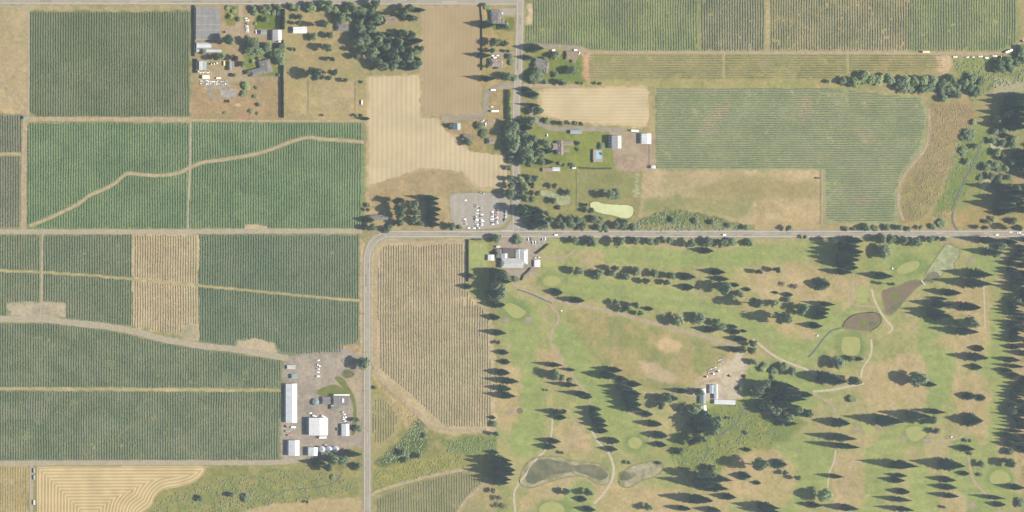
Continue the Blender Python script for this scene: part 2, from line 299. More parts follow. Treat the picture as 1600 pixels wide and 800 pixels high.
# -- dry fields on the left and middle
paint(box(-60, 7, 44, 178), (192, 172, 130), 1.5, rgb2=(181, 165, 122), ns=30)
paint(box(-60, 7, 820, 18), (186, 172, 128), 2, rgb2=(170, 160, 112))
paint(box(300, 8, 445, 187), (178, 158, 118), 2, rgb2=(172, 160, 116))
paint(box(300, 130, 442, 187), (182, 152, 116), 2, rgb2=(166, 152, 106), ns=22)
paint(box(445, 6, 575, 190), (184, 166, 116), 2, rgb2=(172, 160, 112), ns=30)
paint(box(470, 125, 556, 178), (190, 170, 126), 1.5, rgb2=(180, 164, 116), ns=14)
paint(box(657, 7, 752, 182), (188, 167, 128), 1.5, rgb2=(184, 165, 127), ns=40)
paint([(573, 118), (657, 116), (657, 182), (700, 186), (735, 240), (788, 242), (798, 280), (790, 296), (600, 300), (573, 330)], (206, 184, 140), 3, rgb2=(193, 172, 128), ns=24)
paint([(585, 285), (660, 262), (720, 268), (745, 296), (690, 305), (575, 330), (570, 300)], (182, 162, 120), 7, rgb2=(170, 152, 112), ns=26)
paint([(590, 200), (640, 190), (660, 230), (620, 262), (585, 250)], (176, 160, 116), 12, a=0.45)
paint(box(752, 7, 806, 140), (186, 164, 112), 2, rgb2=(168, 158, 104), ns=12)
paint([(765, 36), (802, 26), (802, 48), (775, 48)], (128, 142, 78), 2)
paint([(762, 142), (788, 142), (790, 186), (765, 180)], (180, 162, 116), 2, rgb2=(166, 152, 104), ns=10)
paint([(690, 178), (800, 182), (802, 235), (740, 240), (720, 215), (685, 200)], (180, 160, 116), 3, rgb2=(160, 148, 98), ns=12)
paint([(760, 225), (785, 222), (795, 236), (765, 240)], (150, 152, 92), 3)
paint([(570, 328), (700, 302), (708, 358), (568, 358)], (188, 168, 122), 3, rgb2=(176, 160, 110))
paint(box(722, 375, 768, 470), (158, 166, 100), 2, rgb2=(170, 166, 108))
paint([(735, 378), (760, 378), (763, 400), (762, 418), (735, 420)], (170, 182, 112), 1.5)
# hop and vine soils
paint([(46, 18), (298, 17), (298, 183), (60, 183), (46, 176)], (134, 144, 104), 0.8, rgb2=(128, 139, 100), ns=40)
paint([(42, 191), (569, 190), (569, 358), (42, 358)], (137, 156, 108), 0.8, rgb2=(130, 150, 103), ns=40)
paint(box(-60, 178, 34, 357), (148, 148, 118), 0.8, rgb2=(140, 143, 112), ns=30)
paint(box(-60, 366, 62, 497), (140, 148, 110), 0.8, rgb2=(150, 150, 112), ns=20)
paint(box(68, 366, 208, 508), (134, 144, 108), 0.8, rgb2=(142, 148, 112), ns=30)
paint([(207, 366), (311, 366), (312, 532), (206, 510)], (206, 186, 142), 0.8, rgb2=(197, 178, 134), ns=30)
paint([(311, 366), (562, 366), (561, 555), (440, 556), (311, 535)], (134, 146, 112), 0.8, rgb2=(126, 140, 106), ns=40)
paint([(-60, 503), (120, 507), (255, 533), (400, 556), (441, 562), (438, 720), (-60, 720)], (138, 146, 108), 0.8, rgb2=(130, 142, 106), ns=40)
paint(box(-60, 727, 44, 860), (190, 170, 120), 0.8, rgb2=(172, 158, 106), ns=24)
paint([(12, 473), (60, 472), (100, 473), (104, 495), (60, 499), (11, 496)], (190, 178, 152), 3, rgb2=(172, 164, 134), ns=7, jit=2)
paint([(382, 351), (416, 351), (416, 360), (382, 360)], (192, 176, 142), 0.8)
paint([(370, 532), (400, 530), (430, 536), (436, 552), (370, 545)], (192, 176, 146), 1.5)
paint(ell(296, 518, 14, 13), (176, 168, 132), 2, rgb2=(186, 174, 142), ns=8)
paint([(564, 372), (570, 380), (569, 560), (562, 560)], (200, 176, 132), 1)
paint([(534, 540), (562, 538), (566, 560), (530, 556)], (196, 174, 138), 2, rgb2=(186, 152, 112), ns=8)
paint(smooth([(586, 372), (620, 372), (660, 378), (700, 372), (728, 376), (732, 460), (765, 480), (775, 600), (772, 675), (690, 676), (640, 640), (582, 585), (580, 400)], 4, True), (200, 182, 140), 2, rgb2=(190, 172, 130), ns=16)
paint([(592, 390), (640, 382), (726, 382), (727, 446), (740, 470), (764, 490), (769, 660), (695, 668), (640, 615), (592, 575)], (194, 177, 138), 1, rgb2=(186, 172, 132), ns=24)
paint([(730, 460), (745, 470), (742, 480), (730, 475)], (206, 184, 142), 2)
paint([(580, 585), (600, 600), (640, 640), (690, 680), (772, 676), (778, 760), (740, 735), (640, 760), (581, 780)], (166, 160, 104), 3, rgb2=(140, 148, 88), ns=14)
paint([(586, 590), (640, 640), (668, 672), (660, 690), (640, 680), (612, 630), (590, 605)], (198, 172, 124), 4, rgb2=(180, 160, 108), ns=9)
paint(smooth([(588, 720), (625, 690), (655, 655), (670, 690), (650, 715), (600, 728)], 4, True), (120, 136, 84), 4, rgb2=(104, 122, 78), ns=10)
paint([(690, 690), (775, 680), (776, 705), (700, 708)], (140, 156, 88), 4, rgb2=(128, 146, 82), ns=8)
paint([(583, 735), (720, 705), (730, 730), (640, 752), (583, 765)], (166, 166, 90), 4, rgb2=(150, 152, 84), ns=9)
paint(smooth([(582, 622), (606, 624), (625, 650), (620, 680), (600, 696), (582, 694)], 4, True), (178, 168, 118), 1.5, rgb2=(168, 160, 110))
paint([(588, 776), (640, 755), (722, 734), (762, 750), (716, 800), (714, 860), (586, 860)], (162, 158, 112), 1, rgb2=(154, 152, 106), ns=24)
paint([(240, 760), (320, 740), (330, 728), (565, 728), (568, 770), (500, 800), (460, 860), (220, 860)], (168, 160, 104), 3, rgb2=(140, 148, 90), ns=16)
paint(smooth([(240, 795), (300, 760), (380, 745), (440, 735), (520, 745), (560, 752), (540, 770), (470, 785), (400, 790), (330, 800)], 4, True), (138, 150, 88), 6, rgb2=(160, 156, 98), ns=10)
paint([(380, 800), (420, 788), (500, 780), (566, 776), (568, 860), (380, 860)], (196, 174, 128), 3, rgb2=(186, 166, 120), ns=20)
# right hand fields
paint([(818, -60), (1094, -60), (1094, 81), (925, 81), (905, 73), (820, 66), (818, 42)], (140, 146, 104), 0.8, rgb2=(154, 160, 104), ns=30)
paint(box(824, 5, 832, 38), (206, 186, 148), 2)
paint([(880, 30), (930, 20), (960, 50), (990, 70), (960, 80), (900, 70)], (152, 164, 100), 10)
paint(box(1094, -60, 1198, 81), (166, 160, 118), 0.8, rgb2=(154, 152, 108), ns=26)
paint(box(1201, -60, 1421, 81), (182, 168, 124), 0.8, rgb2=(162, 156, 110), ns=26)
paint([(1421, -60), (1594, -60), (1592, 66), (1562, 81), (1421, 81)], (160, 162, 110), 0.8, rgb2=(150, 160, 104), ns=26)
paint([(905, 80), (1490, 84), (1486, 105), (1440, 113), (1320, 118), (1300, 132), (905, 130)], (172, 162, 108), 1, rgb2=(158, 158, 100), ns=20)
paint([(1462, 86), (1484, 88), (1490, 100), (1478, 114), (1466, 112)], (206, 182, 140), 2)
paint(box(909, 80, 922, 130), (200, 168, 126), 2)
paint([(1022, 134), (1300, 134), (1440, 150), (1452, 185), (1445, 228), (1410, 275), (1404, 350), (1288, 352), (1286, 266), (1022, 264)], (162, 168, 122), 1, rgb2=(154, 164, 116), ns=24)
for px_, py_, rx_, ry_, rot_ in [(1120, 180, 34, 10, -0.9), (1258, 170, 10, 22, 0.1), (1360, 215, 30, 6, 0.5), (1110, 205, 14, 6, 0), (1345, 312, 14, 5, 0)]:
    paint(ell(px_, py_, rx_, ry_, rot_), (190, 168, 134), 8, a=0.75)
paint([(905, 126), (1300, 124), (1330, 138), (1440, 148), (1440, 152), (1300, 137), (1024, 137), (905, 133)], (166, 164, 104), 2, rgb2=(178, 168, 112), ns=20)
paint(smooth([(846, 140), (900, 136), (1010, 135), (1014, 160), (1012, 197), (930, 195), (850, 184), (842, 165)], 4, True), (208, 186, 140), 2, rgb2=(196, 176, 128), ns=18)
paint(box(1012, 135, 1024, 266), (176, 164, 116), 1.5, rgb2=(164, 156, 108))
paint([(818, 92), (838, 82), (910, 84), (912, 128), (838, 134), (816, 128)], (146, 154, 88), 3, rgb2=(132, 146, 78), ns=14)
paint([(870, 100), (905, 92), (912, 126), (868, 128)], (122, 148, 82), 3)
paint([(812, 160), (860, 195), (960, 205), (962, 265), (900, 268), (812, 262)], (150, 158, 88), 3, rgb2=(134, 148, 78), ns=14)
paint([(880, 212), (960, 206), (958, 255), (888, 258)], (136, 154, 78), 2, rgb2=(146, 158, 84), ns=10)
paint([(950, 206), (1020, 206), (1022, 262), (1000, 272), (962, 268), (958, 232)], (182, 164, 140), 2, rgb2=(174, 154, 130), ns=16)
paint(ell(985, 248, 10, 6), (170, 148, 124), 1.5); paint(ell(985, 248, 7, 3.5), (182, 164, 140), 1.5)
paint([(815, 264), (1010, 268), (1006, 330), (990, 345), (900, 345), (815, 340)], (164, 158, 104), 3, rgb2=(150, 154, 94), ns=20)
paint([(905, 268), (1000, 270), (998, 310), (905, 315)], (154, 156, 104), 6, rgb2=(146, 152, 96), ns=14)
for i in range(9): paint(ell(996 + R.uniform(-2, 2), 272 + i * 4.4, 3.5, 1.2), (186, 190, 160), 1)
paint([(1005, 266), (1282, 266), (1282, 352), (1150, 358), (1000, 340)], (198, 178, 134), 2, rgb2=(184, 170, 124), ns=30)
paint([(1090, 290), (1160, 275), (1278, 285), (1278, 312), (1090, 312)], (168, 158, 108), 8)
paint([(1005, 312), (1060, 305), (1180, 312), (1160, 345), (1090, 330), (1005, 332)], (152, 158, 102), 6, rgb2=(164, 160, 108), ns=12)
paint([(1180, 313), (1281, 312), (1281, 352), (1170, 354)], (196, 178, 130), 5, rgb2=(184, 168, 118), ns=12)
paint(smooth([(1000, 345), (1040, 328), (1090, 332), (1140, 345), (1180, 356), (1120, 361), (1000, 361)], 4, True), (126, 142, 88), 3, rgb2=(108, 128, 80), ns=8)
paint(box(820, 350, 1600, 361), (164, 158, 104), 2, rgb2=(150, 152, 96))
paint([(1180, 345), (1290, 350), (1420, 350), (1420, 361), (1180, 361)], (184, 168, 118), 2)
# creek meadows, north east
paint([(1450, 160), (1525, 160), (1520, 200), (1490, 225), (1470, 300), (1440, 350), (1408, 350), (1406, 300), (1445, 230)], (164, 148, 104), 3, rgb2=(176, 152, 110), ns=9)
paint([(1410, 290), (1450, 260), (1470, 290), (1440, 350), (1410, 348)], (152, 142, 98), 6, rgb2=(166, 154, 98), ns=8)
paint([(1490, 120), (1660, 80), (1660, 350), (1470, 350), (1475, 300), (1500, 225), (1525, 180)], (146, 156, 98), 4, rgb2=(164, 160, 110), ns=12)
paint([(1500, 205), (1545, 200), (1550, 240), (1520, 290), (1480, 340), (1455, 340), (1480, 280), (1500, 240)], (128, 152, 84), 4, rgb2=(146, 156, 90), ns=9)
paint([(1490, 90), (1570, 88), (1610, 60), (1660, 60), (1660, 130), (1540, 140), (1490, 130)], (140, 152, 90), 3, rgb2=(154, 158, 100), ns=9)
paint([(1470, 330), (1600, 310), (1660, 330), (1660, 360), (1400, 360)], (180, 158, 112), 4, rgb2=(164, 156, 100), ns=9)
paint([(1555, 122), (1600, 128), (1600, 145), (1548, 150)], (178, 172, 138), 4); paint(ell(1557, 228, 12, 8), (190, 192, 150), 4); paint(ell(1540, 285, 4, 14, 0.3), (188, 188, 150), 3)
paint([(1585, 270), (1660, 260), (1660, 335), (1590, 325)], (186, 164, 122), 5, rgb2=(152, 154, 100), ns=9)
# golf course
paint([(782, 372), (1660, 372), (1660, 860), (778, 860), (776, 690)], (177, 173, 114), 2, rgb2=(161, 170, 104), ns=42)
for k_, (rgb_, sc_, sd_, th_) in enumerate([((190, 170, 128), 17, 31, .60), ((186, 174, 126), 34, 37, .58), ((134, 154, 94), 26, 41, .62), ((196, 174, 132), 9, 45, .68)]):
    paint([(782, 372), (1600, 372), (1600, 860), (776, 860), (776, 690)], rgb_, 3, mixn=(sc_, sd_, th_, .16), a=.36)
G1, G2 = (159, 175, 104), (149, 169, 100)
for pl in [[(868, 382), (900, 374), (990, 386), (1120, 392), (1240, 376), (1300, 384), (1290, 400), (1180, 412), (1060, 416), (960, 412), (930, 395)],
           [(880, 426), (950, 436), (1050, 452), (1130, 478), (1190, 500), (1240, 530), (1270, 560), (1230, 560), (1180, 530), (1100, 500), (1000, 474), (900, 466), (860, 452)],
           [(790, 470), (830, 470), (845, 505), (838, 540), (850, 600), (850, 660), (840, 710), (800, 700), (806, 620), (795, 540)],
           [(872, 505), (900, 520), (930, 570), (975, 630), (1010, 680), (1005, 708), (960, 700), (930, 650), (890, 580), (866, 530)],
           [(1440, 480), (1490, 540), (1485, 600), (1465, 650), (1420, 700), (1390, 760), (1375, 830), (1320, 830), (1345, 720), (1400, 650), (1430, 560)],
           [(1422, 735), (1450, 735), (1480, 830), (1425, 830)], [(1540, 500), (1570, 500), (1568, 690), (1540, 690)],
           [(1380, 380), (1470, 384), (1455, 430), (1400, 450), (1350, 430)], [(1250, 480), (1330, 450), (1330, 500), (1280, 560), (1215, 556), (1240, 520)],
           [(1200, 690), (1290, 690), (1300, 740), (1240, 800), (1200, 830), (1190, 760)], [(1130, 560), (1250, 580), (1290, 620), (1200, 680), (1120, 690), (1090, 650)],
           [(1520, 380), (1560, 400), (1550, 430), (1510, 420)], [(880, 800), (840, 780), (860, 740), (930, 760), (960, 800)], [(1500, 680), (1580, 700), (1590, 780), (1480, 810), (1480, 740)]]:
    paint(pl, G1, 3, sm=True, rgb2=G2, ns=24, a=0.88, jit=1.4, mow=1.45 + .2 * (pl[0][0] % 3))
for pl in [[(790, 570), (815, 580), (812, 640), (790, 680), (778, 640)], [(1170, 420), (1260, 415), (1330, 440), (1300, 475), (1210, 470), (1170, 450)], [(1195, 495), (1260, 505), (1270, 530), (1220, 520)],
           [(1080, 560), (1170, 545), (1180, 560), (1150, 600), (1090, 600)], [(930, 760), (990, 755), (1060, 770), (1130, 780), (1120, 840), (960, 840)], [(1150, 700), (1195, 695), (1240, 730), (1230, 790), (1160, 780), (1120, 770)],
           [(1310, 710), (1345, 720), (1345, 790), (1310, 800), (1300, 750)], [(1350, 580), (1440, 555), (1440, 640), (1370, 645)], [(1490, 600), (1545, 590), (1540, 690), (1500, 650)], [(1460, 530), (1540, 510), (1540, 550), (1490, 550)],
           [(1485, 445), (1540, 445), (1540, 520), (1500, 480)], [(840, 550), (865, 555), (905, 610), (870, 600), (845, 570)], [(870, 660), (910, 665), (925, 700), (880, 705)], [(850, 740), (900, 745), (870, 780), (820, 800), (815, 780)],
           [(1470, 770), (1510, 780), (1500, 830), (1470, 830)], [(900, 395), (930, 390), (945, 415), (915, 418)], [(1310, 490), (1340, 430), (1360, 445), (1325, 480)], [(1555, 690), (1610, 690), (1610, 830), (1590, 760)]]:
    paint(pl, (198, 176, 132), 4, sm=True, rgb2=(184, 168, 116), ns=12, a=0.85, jit=1.8)
paint([(880, 485), (940, 490), (1020, 512), (1120, 538), (1130, 560), (1060, 608), (1000, 606), (960, 590), (930, 560), (905, 530)], (176, 164, 112), 4, sm=True, rgb2=(150, 158, 98), ns=22)
paint(ell(1045, 540, 18, 12), (204, 180, 132), 4); paint([(998, 566), (1020, 564), (1060, 588), (1050, 600), (1010, 590)], (196, 174, 136), 3)
paint(smooth([(1040, 608), (1080, 606), (1128, 572), (1150, 556), (1168, 570), (1160, 590), (1160, 625), (1120, 630), (1060, 612)], 4, True), (206, 194, 168), 3, rgb2=(192, 178, 150), ns=9)
paint([(1090, 640), (1160, 622), (1230, 655), (1210, 700), (1150, 710), (1110, 760), (1060, 735), (1040, 700)], (150, 160, 90), 5, rgb2=(132, 148, 82), ns=8)
paint([(1195, 648), (1210, 640), (1260, 660), (1225, 690), (1205, 690)], (128, 150, 88), 6)
paint([(1585, 380), (1660, 380), (1660, 860), (1597, 860), (1584, 560)], (188, 168, 126), 4, rgb2=(160, 154, 106), ns=9)
paint(box(1470, 362, 1600, 384), (176, 162, 116), 3)
paint([(780, 372), (860, 372), (850, 386), (838, 398), (842, 420), (808, 440), (796, 440), (780, 385)], (172, 162, 146), 2)
for gx_, gy_, a_, b_ in [(862, 439, 24, 15), (1329, 541, 26, 24), (803, 486, 26, 18), (992, 692, 18, 14), (865, 796, 28, 17), (1422, 416, 32, 16), (1430, 680, 20, 18), (1562, 746, 24, 16)]:
    paint(ell(gx_, gy_, a_, b_), (130, 156, 92), 5, a=0.8)
for pl in [[(846, 430), (862, 424), (880, 430), (884, 440), (862, 452), (844, 446)]]: paint(pl, (150, 168, 104), 4, a=.8)
# farmyard and homestead
paint(smooth([(444, 560), (480, 553), (565, 556), (567, 700), (545, 705), (470, 722), (441, 716), (442, 600)], 3, True), (160, 152, 139), 2, rgb2=(174, 165, 149), ns=14)
paint([(540, 590), (566, 575), (566, 640), (560, 660)], (184, 168, 140), 3); paint(box(545, 698, 567, 735), (180, 160, 118), 3, rgb2=(140, 150, 92), ns=8)
paint([(345, 35), (378, 38), (440, 50), (440, 72), (420, 62), (345, 62)], (182, 164, 132), 2); paint([(310, 92), (375, 88), (382, 112), (400, 118), (440, 116), (440, 126), (312, 128)], (186, 168, 132), 2, rgb2=(178, 160, 126))
paint(box(398, 22, 431, 47), (118, 138, 70), 1.5); paint(box(351, 8, 372, 40), (150, 152, 84), 2, rgb2=(134, 142, 78), ns=7)
paint([(380, 86), (430, 86), (436, 118), (395, 120), (380, 105)], (136, 148, 84), 2)
paint(box(318, 130, 360, 138), (176, 170, 152), 2, rgb2=(160, 152, 136), ns=5); paint(ell(372, 164, 5, 4), (212, 184, 138), 1.5); paint(box(343, 140, 368, 152), (168, 170, 164), 1)
paint(box(325, 140, 332, 152), (160, 162, 156), 1.5)
for pts_, w_ in GRASS_STRIPS:
    P_ = np.array(pts_, float); t_ = np.gradient(P_, axis=0); q_ = np.hypot(t_[:, 0], t_[:, 1])[:, None]; nn = np.stack([-t_[:, 1], t_[:, 0]], 1) / q_ * w_ / 2
    paint([tuple(p) for p in P_ + nn] + [tuple(p) for p in (P_ - nn)[::-1]], (190, 176, 128), .8, jit=.4, rgb2=(174, 168, 118))
# fine variation in tone and dryness everywhere
v = (fbm(GX, GY, 26, 8) - 0.5); u = (fbm(GX, GY, 7, 15) - 0.5); q = (fbm(GX, GY, 60, 21) - 0.5)
u2 = vnoise(GX, GY, 3.2, 33) - 0.5; u3 = rng.random(GX.shape) - 0.5
GC *= (1.03 + 0.26 * v + 0.28 * u + 0.12 * u2 + 0.10 * u3)[..., None]
GC[..., 0] *= 1 + 0.14 * q + 0.10 * u; GC[..., 2] *= 1 + 0.10 * q
nxg, nyg = GX.shape
V = np.stack([GX - 800, 400 - GY, np.zeros_like(GX)], -1).reshape(-1, 3)
idx = np.arange(nxg * nyg).reshape(nxg, nyg)
Q = np.stack([idx[:-1, :-1], idx[:-1, 1:], idx[1:, 1:], idx[1:, :-1]], -1).reshape(-1, 4)
tag(link('ground', np_mesh('ground', V, Q, M['ground'], GC.reshape(-1, 3))), 'open farmland and golf course ground under fields, meadows and fairways', 'ground', kind='structure')

# ------------------------------------------------------------------ sheets and ribbons
def ribbon_me(name, pts, width, z, m, jit=0.0, fade=False):
    P = np.array(pts, float); V = []; F = []
    seg = np.hypot(*np.diff(P, axis=0).T); L = np.concatenate([[0], np.cumsum(seg)]); n = max(2, int(L[-1] / 4.0))
    t = np.linspace(0, L[-1], n + 1); X = np.interp(t, L, P[:, 0]); Y = np.interp(t, L, P[:, 1])
    tx = np.gradient(X); ty = np.gradient(Y); q = np.hypot(tx, ty) + 1e-9; nx_, ny_ = -ty / q, tx / q
    for i in range(n + 1):
        a = width / 2 * (1 + jit * (R.random() - 0.5) * 2); b = width / 2 * (1 + jit * (R.random() - 0.5) * 2)
        V += [(X[i] + nx_[i] * a - 800, 400 - Y[i] - ny_[i] * a, z), (X[i] - nx_[i] * b - 800, 400 - Y[i] + ny_[i] * b, z)]
        if i: F.append((2 * i - 2, 2 * i - 1, 2 * i + 1, 2 * i))
    return mesh(name, V, F, m)
def sheet_me(name, poly, z, m, jit=0.0):
    P = [(x + R.uniform(-jit, jit), y + R.uniform(-jit, jit)) for x, y in poly]
    V = [(x - 800, 400 - y, z) for x, y in P]; F = [list(range(len(V)))]
    a = sum(V[i][0] * V[(i + 1) % len(V)][1] - V[(i + 1) % len(V)][0] * V[i][1] for i in range(len(V)))
    if a < 0: F[0].reverse()
    return mesh(name, V, F, m)
for i, (nm, pts, wd, m_, lb) in enumerate(TRACKS):
    if nm in ('cart_path', 'gravel_path'): wd *= 1.25
    tag(link(nm, ribbon_me(nm, pts, wd, 0.06 + 0.006 * (i % 12), M[m_], 0.14 if m_ not in ('path', 'asphalt_lot') else 0.05)), lb, 'path' if 'path' in nm else 'track', kind='structure')
EWs = smooth(EW, 6); NSs = smooth(NS, 6)
M['shoulder'] = mat('gravel_shoulder', alb(186, 174, 146), col2=alb(168, 160, 124), var=.16, scale=.35, spec=0)
SHOULDER = [ribbon_me('gravel_shoulder', TOP, 15.0, 0.15, M['shoulder'], .1), ribbon_me('gravel_shoulder', NSs, 14.0, 0.155, M['shoulder'], .1), ribbon_me('gravel_shoulder', EWs, 14.2, 0.145, M['shoulder'], .1)]
tag(link('road', ribbon_me('road', TOP, 12.0, 0.20, M['asphalt'])), 'straight grey road along the top edge of the photo', 'road', kind='structure')
tag(link('road', ribbon_me('road', NSs, 11.0, 0.24, M['asphalt_pale'])), 'grey two lane road running down to the junction by the parking lot', 'road', kind='structure')
tag(link('road', ribbon_me('road', EWs, 10.6, 0.28, M['asphalt'])), 'grey two lane road that bends from north to east above the golf course', 'road', kind='structure')
tag(link('road', ribbon_me('road', smooth([(1580, 367), (1592, 370), (1604, 377), (1620, 392)], 4), 9, 0.18, M['asphalt_lot'])), 'short side road leaving the east road at the right edge', 'road', kind='structure')
tag(link('road', sheet_me('road', [(797, 346), (812, 340), (819, 353), (832, 358), (855, 362), (760, 362), (790, 358)], 0.16, M['asphalt_lot'])), 'flared paved junction mouth between the two roads', 'road', kind='structure')
def offset(pts, d):
    P = np.array(pts, float); t = np.gradient(P, axis=0); q = np.hypot(t[:, 0], t[:, 1]) + 1e-9
    return [(p[0] - t_[1] / k * d, p[1] + t_[0] / k * d) for p, t_, k in zip(P, t, q)]
roads = [o for o in COL.objects if o.name.startswith('road')]
for ro, me_ in zip(roads, SHOULDER): link('gravel_shoulder', me_, ro)
for ro, pts, hw in ((roads[0], TOP, 4.6), (roads[1], NSs[:-1], 4.4), (roads[2], EWs, 4.0)):
    for s in (-1, 1): link('edge_line', ribbon_me('edge_line', offset(pts, s * hw), 0.7, 0.34, M['line_white']), ro)
    link('centre_line', ribbon_me('centre_line', pts, 0.6, 0.34, M['line_yellow']), ro)
M['patch_dark'] = mat('tar_patch', alb(158, 154, 144), col2=alb(150, 147, 138), var=.14, scale=.4); M['patch_pale'] = mat('worn_asphalt', alb(190, 186, 172), var=.12, scale=.4)
for ro, pts, hw in ((roads[0], [(-20, .4), (790, 1.5)], 4), (roads[1], NSs[3:-3], 4), (roads[2], EWs[:-3], 3.8)):
    P_ = np.array(pts, float); L_ = np.concatenate([[0], np.cumsum(np.hypot(*np.diff(P_, axis=0).T))])
    for k in range(int(L_[-1] / 42)):
        a_ = R.uniform(0, L_[-1] - 30); t_ = np.linspace(a_, a_ + R.uniform(4, 26), 6); wd_ = R.uniform(1.2, 3.2); of2 = R.uniform(-hw + wd_ / 2 + .5, hw - wd_ / 2 - .5)
        link('tar_patch', ribbon_me('tar_patch', offset([(np.interp(q, L_, P_[:, 0]), np.interp(q, L_, P_[:, 1])) for q in t_], of2), wd_, 0.305 + .0025 * (k % 9), M[R.choice(['patch_dark', 'patch_dark', 'patch_pale'])], .1), ro)
link('stop_line', ribbon_me('stop_line', [(783, 360.6), (802, 360.6)], 1.0, 0.36, M['line_white']), roads[2])
LOT = [(702, 308), (706, 303), (740, 301), (793, 302), (797, 318), (797, 333), (792, 346), (780, 356), (745, 358), (722, 357), (708, 350), (704, 340)]
lot = tag(link('parking_lot', sheet_me('parking_lot', LOT, 0.14, M['asphalt_lot'], 0.4)), 'grey paved parking lot with faint stall lines north of the road junction', 'parking lot', kind='structure')
for cx_, y0_, y1_ in [(711, 306, 336), (723, 306, 352), (743, 305, 352), (753, 305, 352), (771, 308, 352), (777, 308, 352)]:
    V = []; F = []; y_ = y0_
    while y_ < y1_:
        b = len(V); V += [(cx_ - 2.4 - 800, 400 - y_ - .22, .19), (cx_ + 2.4 - 800, 400 - y_ - .22, .19), (cx_ + 2.4 - 800, 400 - y_ + .22, .19), (cx_ - 2.4 - 800, 400 - y_ + .22, .19)]; F.append((b, b + 1, b + 2, b + 3)); y_ += 2.7
    link('stall_lines', mesh('stall_lines', V, F, M['line_white']), lot)
# turf, bunkers, lawns
for nm, poly, m_, lb, z in [
    ('putting_green', ell(862, 439, 14, 8), 'green', 'oval putting green east of the clubhouse yard', .12),
    ('putting_green', smooth([(786, 478), (800, 474), (815, 482), (822, 488), (812, 497), (802, 496), (793, 488)], 4, True), 'green', 'pear shaped putting green south of the clubhouse', .12),
    ('putting_green', smooth([(1318, 528), (1330, 526), (1342, 529), (1344, 542), (1340, 554), (1326, 557), (1316, 550), (1315, 538)], 4, True), 'green', 'bright squarish putting green below the oval muddy pond', .12),
    ('putting_green', ell(992, 692, 11, 9), 'green', 'round putting green north of the pale half drained pond', .12),
    ('putting_green', ell(862, 797, 20, 13), 'green', 'putting green cut by the bottom edge below the long pond', .12),
    ('putting_green', ell(1419, 418, 19, 8, -.35), 'green', 'tilted oval putting green west of the algae covered pond', .12),
    ('putting_green', smooth([(1415, 670), (1432, 666), (1448, 675), (1442, 684), (1428, 690), (1418, 683)], 4, True), 'green', 'putting green between two bunkers on the eastern holes', .12),
    ('putting_green', smooth([(1344, 660), (1360, 663), (1368, 672), (1364, 680), (1352, 676)], 4, True), 'green', 'small putting green beneath the broad conifers', .12),
    ('putting_green', smooth([(1547, 745), (1554, 736), (1566, 735), (1577, 743), (1578, 752), (1562, 756), (1549, 754)], 4, True), 'green', 'bright putting green near the right edge', .12),
    ('tee', ell(858, 411, 12, 7), 'green', 'small pale practice green beside the cart shed', .12),
    ('tee', [(1337, 448), (1356, 446), (1358, 474), (1338, 474)], 'green', 'rectangular tee inside the looping cart path', .12),
    ('bunker', ell(791, 500, 6, 4, .2), 'sand', 'sand bunker on the west side of the pear shaped green', .15),
    ('bunker', ell(825, 500, 6, 5, -.4), 'sand', 'sand bunker on the east side of the pear shaped green', .15),
    ('bunker', ell(1339, 671.5, 6, 4.2, .2), 'sand', 'oval sand bunker west of the small green under conifers', .15),
    ('bunker', ell(1375, 668, 6, 3.5, -.1), 'sand', 'sand bunker half shaded below the broad conifers', .15),
    ('bunker', ell(1412, 684.5, 5.5, 4), 'sand', 'sand bunker on the west side of the eastern twin bunker green', .15),
    ('bunker', ell(1449, 689, 7.5, 4.5), 'sand', 'bright rimmed bunker on the east side of the twin bunker green', .15),
    ('bunker', ell(1518, 790, 6.5, 5), 'sand', 'round sand bunker near the bottom right corner', .15),
    ('bunker', ell(1518, 406.5, 5, 6), 'sand', 'dark lipped bunker east of the algae covered pond', .15),
    ('bunker', ell(798, 643, 6, 4.5), 'sand', 'pale ring shaped bunker by the western fairway', .15),
    ('bunker', ell(812, 642, 5, 4.5), 'mud', 'grey bunker beside the pale ring on the western fairway', .15),
    ('lawn', smooth([(523, 591), (529, 588), (538, 593), (545, 605), (553, 618), (557, 640), (556, 674), (549, 678), (552, 650), (551, 632), (545, 618), (534, 604)], 3, True), 'lawn', 'long curved green lawn along the farmyard entrance', .1),
    ('lawn', smooth([(496, 610), (524, 601), (543, 616), (520, 619), (500, 618)], 3, True), 'lawn', 'green lawn on the north side of the grey office', .1),
    ('pavement', [(926, 234), (941, 234), (942, 253), (926, 253)], 'asphalt_pale', 'pale concrete terrace around the swimming pool', .13),
]:
    tag(link(nm, sheet_me(nm, poly, z + R.random() * .01, M[m_])), lb, nm.replace('_', ' '), kind='structure')
# ponds and creeks
POND_L = smooth([(812, 755), (816, 735), (825, 722), (840, 714), (862, 713), (880, 715), (900, 721), (930, 723), (950, 732), (953, 748), (945, 757), (930, 755), (915, 745), (895, 744), (875, 748), (850, 756), (828, 762)], 4, True)
POND_LW = smooth([(822, 745), (832, 726), (850, 717), (875, 721), (900, 727), (928, 726), (944, 734), (950, 744), (940, 750), (922, 745), (900, 737), (880, 740), (862, 742), (845, 752), (828, 756)], 4, True)
M['bank'] = mat('reedy_bank', alb(138, 142, 92), col2=alb(158, 154, 108), var=.25, scale=.5, spec=0)
def pond(poly, m_, lb, z=.1, jit=.4):
    o = tag(link('pond', sheet_me('pond', poly, z, M[m_], jit)), lb, 'pond', kind='structure')
    link('bank', ribbon_me('bank', list(poly) + [poly[0], poly[1]], 1.7, z + .09, M['bank'], .6), o); return o
p = pond(POND_L, 'scum_grey', 'long curved golf pond with a pale grey rim of algae'); link('open_water', sheet_me('open_water', POND_LW, .16, M['water'], .8), p)
